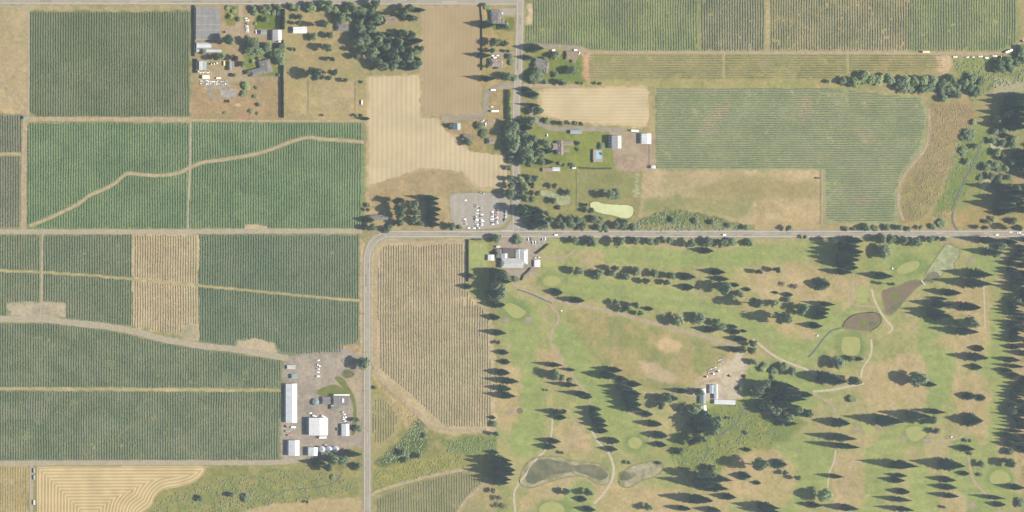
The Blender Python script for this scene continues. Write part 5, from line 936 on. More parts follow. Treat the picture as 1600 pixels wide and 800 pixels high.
B('workshop', 'narrow white roofed workshop on the west of the maintenance yard', 'workshop', 1119, 612, 6, 23, 3.4, .9, 'metal_white', 'wall_grey', windows=4)
B('shed', 'pale blue roofed lean-to beside the white maintenance workshop', 'shed', 1112.5, 608, 7.5, 14, 2.8, .5, 'metal_blue', 'wall_grey', windows=2)
B('workshop', 'long white roofed workshop along the south of the maintenance yard', 'workshop', 1132.5, 628.3, 33, 7, 3.2, .8, 'metal_white', 'wall_grey', ridge='x', rot=-.04, windows=5)
B('shed', 'small cream roofed shed in trees south of the maintenance yard', 'shed', 1100, 640, 8, 13, 2.8, .8, 'poly', 'wall_white', rot=.1, windows=2)
B('hut', 'tiny white hut at the edge of the dark golf woods', 'hut', 1258.5, 649.5, 5, 4.5, 2.4, .6, 'metal_bright', 'wall_white', windows=1)
B('barn', 'white square barn in the homestead yard', 'barn', 1010.2, 216.8, 15, 16, 4.6, 1.4, 'metal_bright', 'wall_white', windows=3)
B('barn', 'tall grey barn with solar panels facing the homestead yard', 'barn', 964, 222, 15, 20, 8.2, 2.2, 'metal_grey', 'wall_grey', windows=4)
B('shed', 'small white shed at the corner of the striped field', 'shed', 1021, 261, 6.5, 4.5, 3.6, .6, 'metal_bright', 'wall_white', windows=1)
B('shed', 'pale rosy low shed above the paddock by the road', 'shed', 855, 265.3, 15, 6, 2.2, .5, 'shingle_pink', 'wall_tan', ridge='x', windows=2)
B('shed', 'cream low shed above the paddock by the road', 'shed', 869, 264.3, 12, 6, 2.2, .5, 'poly', 'wall_tan', ridge='x', windows=2)
B('shed', 'tiny white shelter on the paddock fence', 'shed', 897, 262.5, 6, 3, 2.0, .3, 'metal_bright', 'wall_white', ridge='x', windows=1)
B('greenhouse', 'pale blue roofed greenhouse beside the homestead driveway', 'greenhouse', 900, 206, 18, 6, 2.8, .9, 'metal_blue', 'wall_grey', ridge='x', windows=3)
B('house', 'rosy gabled homestead house with several wings', 'house', 876, 231, 9, 22, 4, 2, 'shingle_pink', 'wall_white', chimney=True, windows=4, wings=((11, 7, 18, 7, 3.6, 1.6, 'x', 0), (8, -4, 12, 6, 3.4, 1.4, 'x', 0), (-8, 2, 9, 10, 3.4, 1.6, 'x', .3)))
B('house', 'grey gabled roadside house with a pale end', 'house', 845, 103, 18, 10, 4, 2, 'shingle_grey', 'wall_white', ridge='x', chimney=True, rot=-.15, windows=4, wings=((9, -1, 9, 17, 3.6, 1.6, 'y', 0), (-2, 8, 14, 7, 3.4, 1.4, 'x', 0)))
B('shed', 'brown roofed shed behind the grey gabled roadside house', 'shed', 894, 86.5, 18, 13, 2.8, .9, 'shingle_tan', 'wall_tan', ridge='x', windows=3, wings=((3, -9, 6, 5, 2.4, .4, 'y', 0),))
B('house', 'grey roofed corner house with a white north end', 'house', 777, 27, 16, 20, 3.8, 1.8, 'shingle_grey', 'wall_white', hip=.5, chimney=True, windows=4, wings=((-2, 9, 14, 6, 3.4, .8, 'x', 0), (8, -6, 8, 9, 3.4, 1.2, 'y', .4)))
B('house', 'rosy roofed roadside house below two parked white cars', 'house', 776.5, 98, 19, 13, 3.8, 1.9, 'shingle_pink', 'wall_white', ridge='x', hip=.5, chimney=True, windows=4, wings=((6, -2, 8, 13, 3.4, 1.3, 'y', .4),))
B('barn', 'teal roofed barn with a pale west slope', 'barn', 714, 197.6, 12, 10, 4.4, 1.4, 'metal_teal', 'wall_grey', roof2='metal_dteal', windows=2)
B('shed', 'low grey roofed shed behind trees south of the teal barn', 'shed', 731.5, 213, 15, 6, 2.6, .7, 'shingle_grey', 'wall_grey', ridge='x', windows=2)
B('house', 'small pinkish roofed house south east of the teal barn', 'house', 768, 220.5, 10, 9, 3.6, 1.6, 'shingle_pink', 'wall_white', ridge='x', hip=.4, chimney=True, windows=2)
B('farmhouse', 'long grey roofed farmhouse among trees near the road bend', 'house', 592.5, 340, 28, 8.5, 3.8, 1.6, 'shingle_grey', 'wall_white', ridge='x', rot=.06, chimney=True, windows=6, wings=((10, 3, 8, 9, 3.5, 1.2, 'y', 0),))
B('house', 'tan roofed house half hidden in the wood', 'house', 610, 32, 20, 13, 3.8, 2, 'shingle_tan', 'wall_tan', ridge='x', hip=.4, chimney=True, windows=4)
B('house', 'grey roofed house in trees below the top road', 'house', 536, 43, 18, 11, 3.6, 1.8, 'shingle_grey', 'wall_white', ridge='x', hip=.3, chimney=True, windows=4)
B('barn', 'small barn with half white and half blue roof west of the wood', 'barn', 468.5, 47, 21, 10, 4.2, 1.0, 'metal_bright', 'wall_white', ridge='x', windows=3, wings=((6, 0, 9.5, 10.3, 4.3, 1.0, 'x', 0),))
bpy.data.objects[COL.objects[-1].name].data.materials[0] = M['metal_bright']
B('house', 'grey L-shaped homestead house in a round garden', 'house', 416, 104, 17, 21, 3.8, 1.9, 'shingle_grey', 'wall_white', rot=.25, hip=.5, chimney=True, windows=4, wings=((-14, -5, 22, 11, 3.5, 1.5, 'x', .5),))
B('shed', 'small shed with teal and white roof halves by the hedge', 'shed', 317, 102.3, 11.5, 14, 3.6, 1.0, 'metal_dteal', 'wall_grey', roof2='metal_bright', windows=2)
B('shed', 'cream and tan shed in the homestead work yard', 'shed', 362.5, 103, 7, 14, 4.6, .9, 'shingle_tan', 'wall_tan', roof2='poly', windows=2)
B('shed', 'small sea green roofed shed beside parked cars', 'shed', 412, 50, 9.5, 6.5, 2.8, .7, 'metal_teal', 'wall_grey', ridge='x', windows=1)
B('barn', 'pale grey green barn east of the homestead lawn', 'barn', 433.5, 55, 14.5, 16.5, 4.8, 1.6, 'metal_grey', 'wall_grey', windows=3)
B('shed', 'tiny blue shed at the corner of the farm tracks', 'shed', 40, 184, 7, 4.5, 2.8, .5, 'metal_teal', 'wall_blue', ridge='x', windows=1)
B('shed', 'small weathered shelter on the paddock fence line', 'shed', 1279, 278.2, 6, 2.6, 2.2, .3, 'shingle_dark', 'wall_tan', ridge='x', windows=1)
# round things: grain bins and a tank
def lathe(name, prof, m_, n=20):
    V = [(r_ * math.cos(6.2832 * i / n), r_ * math.sin(6.2832 * i / n), z) for r_, z in prof for i in range(n)]
    F = [(a * n + i, a * n + (i + 1) % n, (a + 1) * n + (i + 1) % n, (a + 1) * n + i) for a in range(len(prof) - 1) for i in range(n)]
    F.append(tuple((len(prof) - 1) * n + i for i in range(n))); return mesh(name, V, F, m_)
for i, (x_, lb) in enumerate([(503.6, 'round white grain bin nearest the small white barn'), (514.4, 'middle of the three round white grain bins'), (525.2, 'easternmost of the three round white grain bins')]):
    X, Y, _ = W(x_, 702, 5.5); o = bpy.data.objects.new('grain_bin', None); COL.objects.link(o); o.location = (X, Y, 0); tag(o, lb, 'grain bin', 'grain bins in the farmyard')
    link('wall', lathe('wall', [(4.7, 0), (4.75, 2), (4.7, 4), (4.75, 5.4)], M['steel']), o)
    rf = link('roof', lathe('roof', [(5.0, 5.3), (2.4, 6.8), (.7, 7.6)], M['metal_white']), o); link('vent_cap', lathe('vent_cap', [(.75, 7.55), (.75, 8.0), (.3, 8.3)], M['steel'], 12), rf)
o = bpy.data.objects.new('water_tank', None); COL.objects.link(o); X, Y, _ = W(493, 628, 2); o.location = (X, Y, 0); tag(o, 'round dark blue tank beside the grey farmyard office', 'tank')
link('wall', lathe('wall', [(5.2, 0), (5.2, 2.6)], M['wall_blue']), o); link('lid', lathe('lid', [(5.3, 2.6), (5.3, 2.8), (1.0, 3.3)], M['metal_dteal']), o)
# nursery shade house and greenhouse tunnels
o = bpy.data.objects.new('shade_house', None); COL.objects.link(o); o.location = (0, 0, 0); tag(o, 'large grey shade cloth nursery frame beside the dark hedge', 'shade house')
SX, SY, h = [306, 315.5, 325, 334.5, 344], [12, 25, 38, 47, 62], 3.0
for i in range(4):
    for j in range(4):
        P = [W(SX[i] + .12, SY[j] + .12, h), W(SX[i + 1] - .12, SY[j] + .12, h), W(SX[i + 1] - .12, SY[j + 1] - .12, h), W(SX[i] + .12, SY[j + 1] - .12, h)]; q = R.uniform(-.1, .1)
        V = [(a, b, c + q) for a, b, c in P] + [(a, b, c + q - .06) for a, b, c in P]; link('cloth_panel', mesh('cloth_panel', V, [(3, 2, 1, 0), (4, 5, 6, 7), (0, 1, 5, 4), (1, 2, 6, 5), (2, 3, 7, 6), (3, 0, 4, 7)], M['shade']), o)
for i in range(5):
    for j in range(5): X, Y, _ = W(SX[i], SY[j], h); link('post', box_me('post', X - .1, Y - .1, 0, X + .1, Y + .1, h + .25, M['timber']), o)
for j in range(5): a, b = W(306, SY[j], h), W(344, SY[j], h); link('cable', box_me('cable', a[0], a[1] - .12, h + .15, b[0], a[1] + .12, h + .28, M['metal_white']), o)
def tunnel(label, x0, y0, x1, y1, hh):
    a = W((x0 + x1) / 2, (y0 + y1) / 2, hh * .8); L, w_ = (x1 - x0), (y1 - y0) / 2; V = []; F = []; n = 8
    for s in (-L / 2, L / 2): V += [(s, w_ * math.cos(math.pi * i / n), hh * math.sin(math.pi * i / n) ** .8) for i in range(n + 1)]
    F = [(i, i + 1, n + 2 + i, n + 1 + i) for i in range(n)] + [tuple(range(n, -1, -1)), tuple(range(n + 1, 2 * n + 2))]
    o = bpy.data.objects.new('greenhouse', None); COL.objects.link(o); o.location = (a[0], a[1], 0); tag(o, label, 'greenhouse', 'greenhouse tunnels by the nursery'); link('film_cover', mesh('film_cover', V, F, M['poly']), o)
    for k in range(5):
        x_ = -L / 2 + L * k / 4; V2 = [(x_ + d, (w_ + .05) * math.cos(math.pi * i / n), (hh + .05) * math.sin(math.pi * i / n) ** .8) for d in (-.08, .08) for i in range(n + 1)]
        link('hoop', mesh('hoop', V2, [(i, i + 1, n + 2 + i, n + 1 + i) for i in range(n)], M['steel']), o)
tunnel('long white greenhouse tunnel just below the shade cloth nursery', 307, 66, 330, 76, 3.2)
tunnel('long pale greenhouse tunnel second below the shade cloth nursery', 307, 76.5, 346, 82, 2.6)
# solar panels on the tall grey barn, footbridge, fences
X, Y, _ = W(967.3, 221, 9.0); o = bpy.data.objects.new('solar_array', None); COL.objects.link(o); o.location = (X, Y, 0); tag(o, 'dark blue solar array on the tall grey barn roof', 'solar panels')
pm = mat('solar_glass', (.1, .13, .2), rough=.15, spec=.5, var=.05, scale=2)
for i in range(6):
    y0 = -7.2 + i * 2.4; link('solar_panel', mesh('solar_panel', [(-2.4, y0, 10.06), (2.4, y0, 8.64), (2.4, y0 + 2.25, 8.64), (-2.4, y0 + 2.25, 10.06), (-2.4, y0, 9.96), (2.4, y0, 8.54), (2.4, y0 + 2.25, 8.54), (-2.4, y0 + 2.25, 9.96)], [(0, 1, 2, 3), (7, 6, 5, 4), (0, 4, 5, 1), (2, 6, 7, 3), (1, 5, 6, 2), (3, 7, 4, 0)], pm), o)
o = bpy.data.objects.new('footbridge', None); COL.objects.link(o); o.location = (641.5, -41.5, .3); o.rotation_euler = (0, 0, -.85); tag(o, 'small white footbridge between the muddy pond and the algae pond', 'footbridge')
for k in range(7): link('plank', box_me('plank', -4.2 + k * 1.2, -1, .3, -3.1 + k * 1.2, 1, .42, M['wall_white']), o)
for s in (-1, 1): link('handrail', box_me('handrail', -4.2, s * 1.05 - .06, .3, 4.2, s * 1.05 + .06, 1.3, M['wall_white']), o)
def fence(label, pts, h=1.3, gap=4.0):
    o = bpy.data.objects.new('fence', None); COL.objects.link(o); o.location = (pts[0][0] - 800, 400 - pts[0][1], 0); tag(o, label, 'fence'); ox, oy = pts[0]; VP = []; FP = []; VR = []; FR = []
    def bx(V, F, x0, y0, z0, x1, y1, z1):
        b = len(V); V += [(x, y, z) for z in (z0, z1) for x, y in ((x0, y0), (x1, y0), (x1, y1), (x0, y1))]; F += [tuple(b + q for q in f) for f in ((3, 2, 1, 0), (4, 5, 6, 7), (0, 1, 5, 4), (1, 2, 6, 5), (2, 3, 7, 6), (3, 0, 4, 7))]
    for (x0, y0), (x1, y1) in zip(pts, pts[1:]):
        L = math.hypot(x1 - x0, y1 - y0); n = max(1, int(L / gap)); ax, ay, bx_, by_ = x0 - ox, oy - y0, x1 - ox, oy - y1
        for i in range(n + 1): t = i / n; bx(VP, FP, ax + (bx_ - ax) * t - .09, ay + (by_ - ay) * t - .09, 0, ax + (bx_ - ax) * t + .09, ay + (by_ - ay) * t + .09, h)
        nx_, ny_ = -(by_ - ay) / L * .05, (bx_ - ax) / L * .05
        for z in (.45, .8, 1.15):
            b = len(VR); VR += [(ax + nx_, ay + ny_, z), (bx_ + nx_, by_ + ny_, z), (bx_ - nx_, by_ - ny_, z), (ax - nx_, ay - ny_, z), (ax + nx_, ay + ny_, z + .12), (bx_ + nx_, by_ + ny_, z + .12), (bx_ - nx_, by_ - ny_, z + .12), (ax - nx_, ay - ny_, z + .12)]
            FR += [tuple(b + q for q in f) for f in ((3, 2, 1, 0), (4, 5, 6, 7), (0, 1, 5, 4), (1, 2, 6, 5), (2, 3, 7, 6), (3, 0, 4, 7))]
    link('posts', mesh('posts', VP, FP, M['timber']), o)['kind'] = 'stuff'; link('rails', mesh('rails', VR, FR, M['timber']), o)['kind'] = 'stuff'
fence('timber fence on the east edge of the grazed paddock', [(1282.5, 266), (1282.5, 350)])
fence('thin fence running south between the two homestead paddocks', [(901, 264), (901.5, 300), (901, 332)])
fence('timber fence on the east side of the homestead yard', [(1015, 226), (1015, 264)])
fence('thin fence west of the small dry paddock', [(482, 126), (482, 176)]); fence('thin fence east of the small dry paddock', [(555.5, 128), (555.5, 176)]); fence('rail fence round the fenced tee', [(1333, 466), (1358, 466), (1358, 472), (1334, 472)], 1.1, 3)
# ------------------------------------------------------------------ vehicles
def prism(name, prof, w_, m_, taper=None):
    n = len(prof); V = [(x, s * (w_ / 2 - (taper[i] if taper else 0)), z) for s in (-1, 1) for i, (x, z) in enumerate(prof)]
    F = [tuple(range(n)), tuple(range(2 * n - 1, n - 1, -1))] + [(i, n + i, n + (i + 1) % n, (i + 1) % n) for i in range(n)]
    return mesh(name, V, F, m_)
def wheel_me(r_=.34, w_=.24): 
    n = 12; V = [(r_ * math.cos(6.283 * i / n), s * w_ / 2, r_ + r_ * math.sin(6.283 * i / n)) for s in (-1, 1) for i in range(n)]
    return mesh('wheel', V, [tuple(range(n - 1, -1, -1)), tuple(range(n, 2 * n))] + [(i, (i + 1) % n, n + (i + 1) % n, n + i) for i in range(n)], M['tyre'])
WH = wheel_me(); WB = wheel_me(.5, .32); HL = box_me('headlight', -.04, -.2, -.1, .04, .2, .1, M['lamp'])
KINDS = {}
def kind(nm, L, w_, body, cab, wx, cat, wm=WH): KINDS[nm] = (L, w_, body, cab, wx, cat, wm)
kind('parked_car', 4.7, 1.85, [(-2.35, .35), (2.35, .35), (2.35, .7), (2.1, .9), (.9, .98), (-2.2, 1.0), (-2.35, .8)], [(-1.9, .97), (1.0, .97), (.35, 1.45), (-1.2, 1.47)], 1.4, 'car')
kind('pickup_truck', 5.6, 2.0, [(-2.8, .5), (2.8, .5), (2.8, 1.0), (2.5, 1.12), (1.2, 1.15), (-.6, 1.15), (-.6, 1.1), (-2.8, 1.1)], [(-.7, 1.1), (1.35, 1.1), (.8, 1.8), (-.55, 1.82)], 1.75, 'pickup truck')
kind('van', 5.4, 2.05, [(-2.7, .4), (2.7, .4), (2.7, 1.0), (2.2, 1.3), (1.7, 2.1), (-2.6, 2.15), (-2.7, 2.0)], [(1.15, 1.35), (2.26, 1.3), (1.8, 2.02), (1.2, 2.05)], 1.7, 'van')
kind('box_trailer', 11, 2.6, [(-5.5, .9), (5.5, .9), (5.5, 3.4), (-5.5, 3.4)], None, 3.6, 'trailer', WB)
kind('farm_wagon', 7, 2.4, [(-3.5, .8), (3.5, .8), (3.5, 1.7), (3.3, 1.72), (-3.3, 1.72), (-3.5, 1.7)], None, 2.2, 'wagon', WB)
kind('bus', 11, 2.6, [(-5.5, .5), (5.4, .5), (5.5, 1.4), (5.3, 3.0), (-5.4, 3.05), (-5.5, 2.8)], [(-5.0, 1.7), (5.42, 1.7), (5.32, 2.5), (-5.0, 2.5)], 3.4, 'bus', WB)
kind('golf_cart', 2.6, 1.3, [(-1.25, .3), (1.25, .3), (1.25, .6), (.6, .75), (-.2, .7), (-1.2, .85)], [(-.9, 1.72), (.8, 1.72), (.85, 1.8), (-.95, 1.82)], .8, 'golf cart')
kind('tractor', 4.0, 2.0, [(-1.4, .7), (2.0, .7), (2.0, 1.4), (.4, 1.55), (-1.4, 1.5)], [(-1.3, 1.5), (.3, 1.5), (.15, 2.6), (-1.15, 2.65)], 1.3, 'tractor', WB)
PARTS = {}
for kn, (L, w_, body, cab, wx, cat, wm) in KINDS.items():
    ps = [('window_band', prism('window_band', cab, w_ - .12, M['glass'], [0, 0, .16, .16][:len(cab)] if len(cab) == 4 else None), (0, 0, 0))] if cab and kn != 'golf_cart' else []
    if kn == 'golf_cart': ps.append(('canopy', prism('canopy', cab, w_, M['wall_white']), (0, 0, 0)))
    ps += [('wheel', wm, (sx * wx, sy * (w_ / 2 - .1), 0)) for sx in (-1, 1) for sy in (-1, 1)]
    if kn not in ('box_trailer', 'farm_wagon'): ps += [('headlight', HL, (L / 2, sy * w_ * .34, .72)) for sy in (-1, 1)]
    if kn in ('parked_car', 'pickup_truck') and cab: ps.append(('roof_panel', cab, (0, 0, 0)))
    PARTS[kn] = ps
BODY = {}
def vehicle(kn, px, py, col, deg=0, label=None, group=None, where_=None):
    L, w_, body, cab, wx, cat, wm = KINDS[kn]
    o = bpy.data.objects.new(kn, None); COL.objects.link(o); X, Y, _ = W(px, py, .9); o.location = (X, Y, .24); o.rotation_euler = (0, 0, math.radians(deg + R.uniform(-2, 2)))
    if (kn, col) not in BODY:
        BODY[kn, col] = prism('body', body, w_, M['p_' + col], [0, 0, .02, .06, .06, .05, .05, .05, .05, .05][:len(body)] if kn not in ('box_trailer',) else None)
        if kn in ('parked_car', 'pickup_truck'):
            (a0, z0), (a1, z1), (a2, z2), (a3, z3) = cab; b_ = w_ / 2 - .24
            BODY[kn, col, 'r'] = mesh('roof_panel', [(a3 + .02, -b_, z3 + .01), (a2 - .02, -b_, z2 + .01), (a2 - .02, b_, z2 + .01), (a3 + .02, b_, z3 + .01), (a3 + .1, -b_ + .08, z3 + .06), (a2 - .1, -b_ + .08, z2 + .06), (a2 - .1, b_ - .08, z2 + .06), (a3 + .1, b_ - .08, z3 + .06)], [(4, 5, 6, 7), (0, 1, 5, 4), (1, 2, 6, 5), (2, 3, 7, 6), (3, 0, 4, 7)], M['p_' + col])
    link('body', BODY[kn, col], o)
    for nm, me, loc in PARTS[kn]: link(nm, BODY[kn, col, 'r'] if nm == 'roof_panel' else me, o, loc)
    if label: tag(o, label, cat, group)
    else:
        o['category'] = cat; o['group'] = group; LABELQ.append([o, f'{col} {cat} {where_}', px, py])
    return o
G = 'cars parked in the paved lot'
for kn, x_, y_, c_, d_, wh in [('parked_car', 727, 313, 'white', 0, 'alone in the north west of the lot'), ('parked_car', 726, 342.6, 'white', 0, 'in the west stall row of the lot'), ('parked_car', 727.5, 350, 'grey', 0, 'in the west stall row of the lot'),
    ('parked_car', 743, 320, 'red', 180, 'in the middle stall rows of the lot'), ('parked_car', 751, 325, 'black', 0, 'in the middle stall rows of the lot'), ('parked_car', 745.5, 328.6, 'white', 0, 'in the middle stall rows of the lot'), ('parked_car', 745.5, 333.4, 'white', 180, 'in the middle stall rows of the lot'),
    ('parked_car', 743, 338.3, 'blue', 0, 'in the middle stall rows of the lot'), ('parked_car', 743.5, 340.8, 'black', 0, 'in the middle stall rows of the lot'), ('van', 745, 343.2, 'white', 0, 'in the middle stall rows of the lot'), ('parked_car', 744, 346, 'silver', 180, 'in the middle stall rows of the lot'), ('parked_car', 745.5, 350.6, 'white', 0, 'in the middle stall rows of the lot'),
    ('parked_car', 752.5, 335.4, 'white', 0, 'in the middle stall rows of the lot'), ('parked_car', 752, 338, 'maroon', 180, 'in the middle stall rows of the lot'), ('parked_car', 752, 343, 'silver', 0, 'in the middle stall rows of the lot'), ('van', 753, 345.4, 'white', 180, 'in the middle stall rows of the lot'), ('parked_car', 752, 349.4, 'blue', 0, 'in the middle stall rows of the lot'),
    ('parked_car', 769, 331, 'white', 0, 'in the east stall rows of the lot'), ('parked_car', 769, 338.3, 'white', 0, 'in the east stall rows of the lot'), ('pickup_truck', 769, 342.6, 'white', 0, 'in the east stall rows of the lot'), ('parked_car', 769, 345.4, 'silver', 180, 'in the east stall rows of the lot'), ('parked_car', 769.5, 350.4, 'white', 0, 'in the east stall rows of the lot'),
    ('parked_car', 778.5, 328, 'white', 0, 'in the east stall rows of the lot'), ('parked_car', 776.5, 331, 'red', 0, 'in the east stall rows of the lot'), ('pickup_truck', 776.5, 334, 'red', 180, 'in the east stall rows of the lot'), ('parked_car', 775.5, 338.2, 'maroon', 0, 'in the east stall rows of the lot'), ('parked_car', 775.5, 343, 'maroon', 180, 'in the east stall rows of the lot'), ('parked_car', 775.5, 345.6, 'grey', 0, 'in the east stall rows of the lot'),
    ('van', 790.5, 330.4, 'white', 90, 'on the east edge of the lot'), ('pickup_truck', 790, 337.2, 'silver', 90, 'on the east edge of the lot'), ('pickup_truck', 788.5, 343.4, 'black', 80, 'on the east edge of the lot'), ('parked_car', 732, 356.4, 'white', 0, 'on the south edge of the lot'), ('parked_car', 740.5, 356.6, 'white', 0, 'on the south edge of the lot'), ('parked_car', 747.5, 356.4, 'grey', 0, 'on the south edge of the lot'),
    ('parked_car', 745, 353.2, 'blue', 0, 'in the middle stall rows of the lot'), ('parked_car', 752.5, 331, 'grey', 180, 'in the middle stall rows of the lot'), ('parked_car', 752.5, 352, 'silver', 0, 'in the middle stall rows of the lot'), ('parked_car', 744.5, 323, 'green', 0, 'in the middle stall rows of the lot'),
    ('parked_car', 769.5, 334.6, 'blue', 0, 'in the east stall rows of the lot'), ('parked_car', 769.5, 348, 'black', 180, 'in the east stall rows of the lot'), ('parked_car', 776.5, 348.4, 'silver', 0, 'in the east stall rows of the lot'), ('parked_car', 776.5, 340.6, 'white', 180, 'in the east stall rows of the lot'),
    ('parked_car', 726.5, 345.4, 'maroon', 0, 'in the west stall row of the lot'),
    ('parked_car', 754.5, 302, 'black', -20, 'on the north edge of the lot'), ('parked_car', 751.5, 301, 'grey', -20, 'on the north edge of the lot')]:
    vehicle(kn, x_, y_, c_, d_, None, G, wh)
for kn, x_, y_, c_, d_, lb in [('van', 868.5, 367, 'white', 0, 'white van driving on the road north of the clubhouse'), ('van', 1131.5, 366.8, 'white', 0, 'white van driving on the road above the first fairway'), ('parked_car', 1557.5, 366.8, 'white', 0, 'white car driving east near the right end of the road'),
    ('parked_car', 1579, 362.6, 'white', 180, 'white car driving west near the side road'), ('pickup_truck', 1592, 363.4, 'white', 180, 'white pickup at the side road junction, right edge'), ('parked_car', 1597, 366.4, 'silver', 180, 'silver car at the very right end of the road')]:
    vehicle(kn, x_, y_, c_, d_, lb, 'traffic on the east road')
for kn, x_, y_, c_, d_, wh in [('parked_car', 825.5, 374, 'white', 90, 'under the tree in the clubhouse parking'), ('parked_car', 829.5, 373.5, 'black', 90, 'under the tree in the clubhouse parking'), ('parked_car', 832.5, 379, 'white', 90, 'in the front row of the clubhouse parking'), ('parked_car', 836.8, 379, 'white', 90, 'in the front row of the clubhouse parking'), ('parked_car', 840.2, 379, 'grey', 90, 'in the front row of the clubhouse parking'),
    ('parked_car', 847.5, 374, 'silver', 80, 'at the east end of the clubhouse parking'), ('parked_car', 851.5, 373.4, 'white', 80, 'at the east end of the clubhouse parking')]:
    vehicle(kn, x_, y_, c_, d_, None, 'cars parked by the clubhouse', wh)
for x_, y_, d_, lb in [(836.5, 403, 0, 'white roofed golf cart just north of the cart shed'), (842.5, 402, 0, 'golf cart parked at the start of the first tee path'), (834, 414, 90, 'golf cart parked at the west wall of the cart shed'), (1394.5, 419.6, 90, 'white golf cart by the tilted putting green'), (1487, 682.5, 20, 'golf cart on the curved path by the twin bunker green'), (877.5, 485.5, 0, 'white golf cart beside the forked service path'), (1273.5, 446, 10, 'white golf cart under the lone round conifer'), (1277.5, 524.5, 30, 'white golf cart in the open east of the brown rough')]:
    vehicle('golf_cart', x_, y_, 'white', d_, lb, 'golf carts out on the course')
for kn, x_, y_, c_, d_, wh in [('parked_car', 384, 28.7, 'white', 0, 'in the row by the homestead lawn'), ('pickup_truck', 386.5, 32, 'white', 0, 'in the row by the homestead lawn'), ('parked_car', 386, 36.5, 'black', 0, 'in the row by the homestead lawn'), ('parked_car', 385.5, 41, 'white', 0, 'in the row by the homestead lawn'), ('parked_car', 386, 44, 'silver', 0, 'in the row by the homestead lawn'), ('parked_car', 386.5, 47, 'white', 0, 'in the row by the homestead lawn'), ('parked_car', 386.5, 49.8, 'white', 180, 'in the row by the homestead lawn')]:
    vehicle(kn, x_, y_, c_, d_, None, 'cars parked by the homestead lawn', wh)
for kn, x_, y_, c_, d_, wh in [('parked_car', 497, 563, 'white', 0, 'in the north row of the farmyard'), ('pickup_truck', 498, 571, 'white', -30, 'in the north row of the farmyard'), ('parked_car', 497, 576.6, 'silver', 0, 'in the north row of the farmyard'), ('parked_car', 496.5, 581.5, 'white', 0, 'in the north row of the farmyard'), ('van', 497, 588, 'white', 0, 'in the north row of the farmyard'),
    ('parked_car', 535, 644, 'grey', 0, 'in the row above the small entrance shed'), ('parked_car', 537.5, 647.4, 'white', 0, 'in the row above the small entrance shed'), ('pickup_truck', 538.5, 652, 'white', 0, 'in the row above the small entrance shed'), ('parked_car', 536.5, 655.2, 'white', 0, 'in the row above the small entrance shed'), ('parked_car', 538.5, 658, 'silver', 0, 'in the row above the small entrance shed')]:
    vehicle(kn, x_, y_, c_, d_, None, 'cars parked in the farmyard', wh)
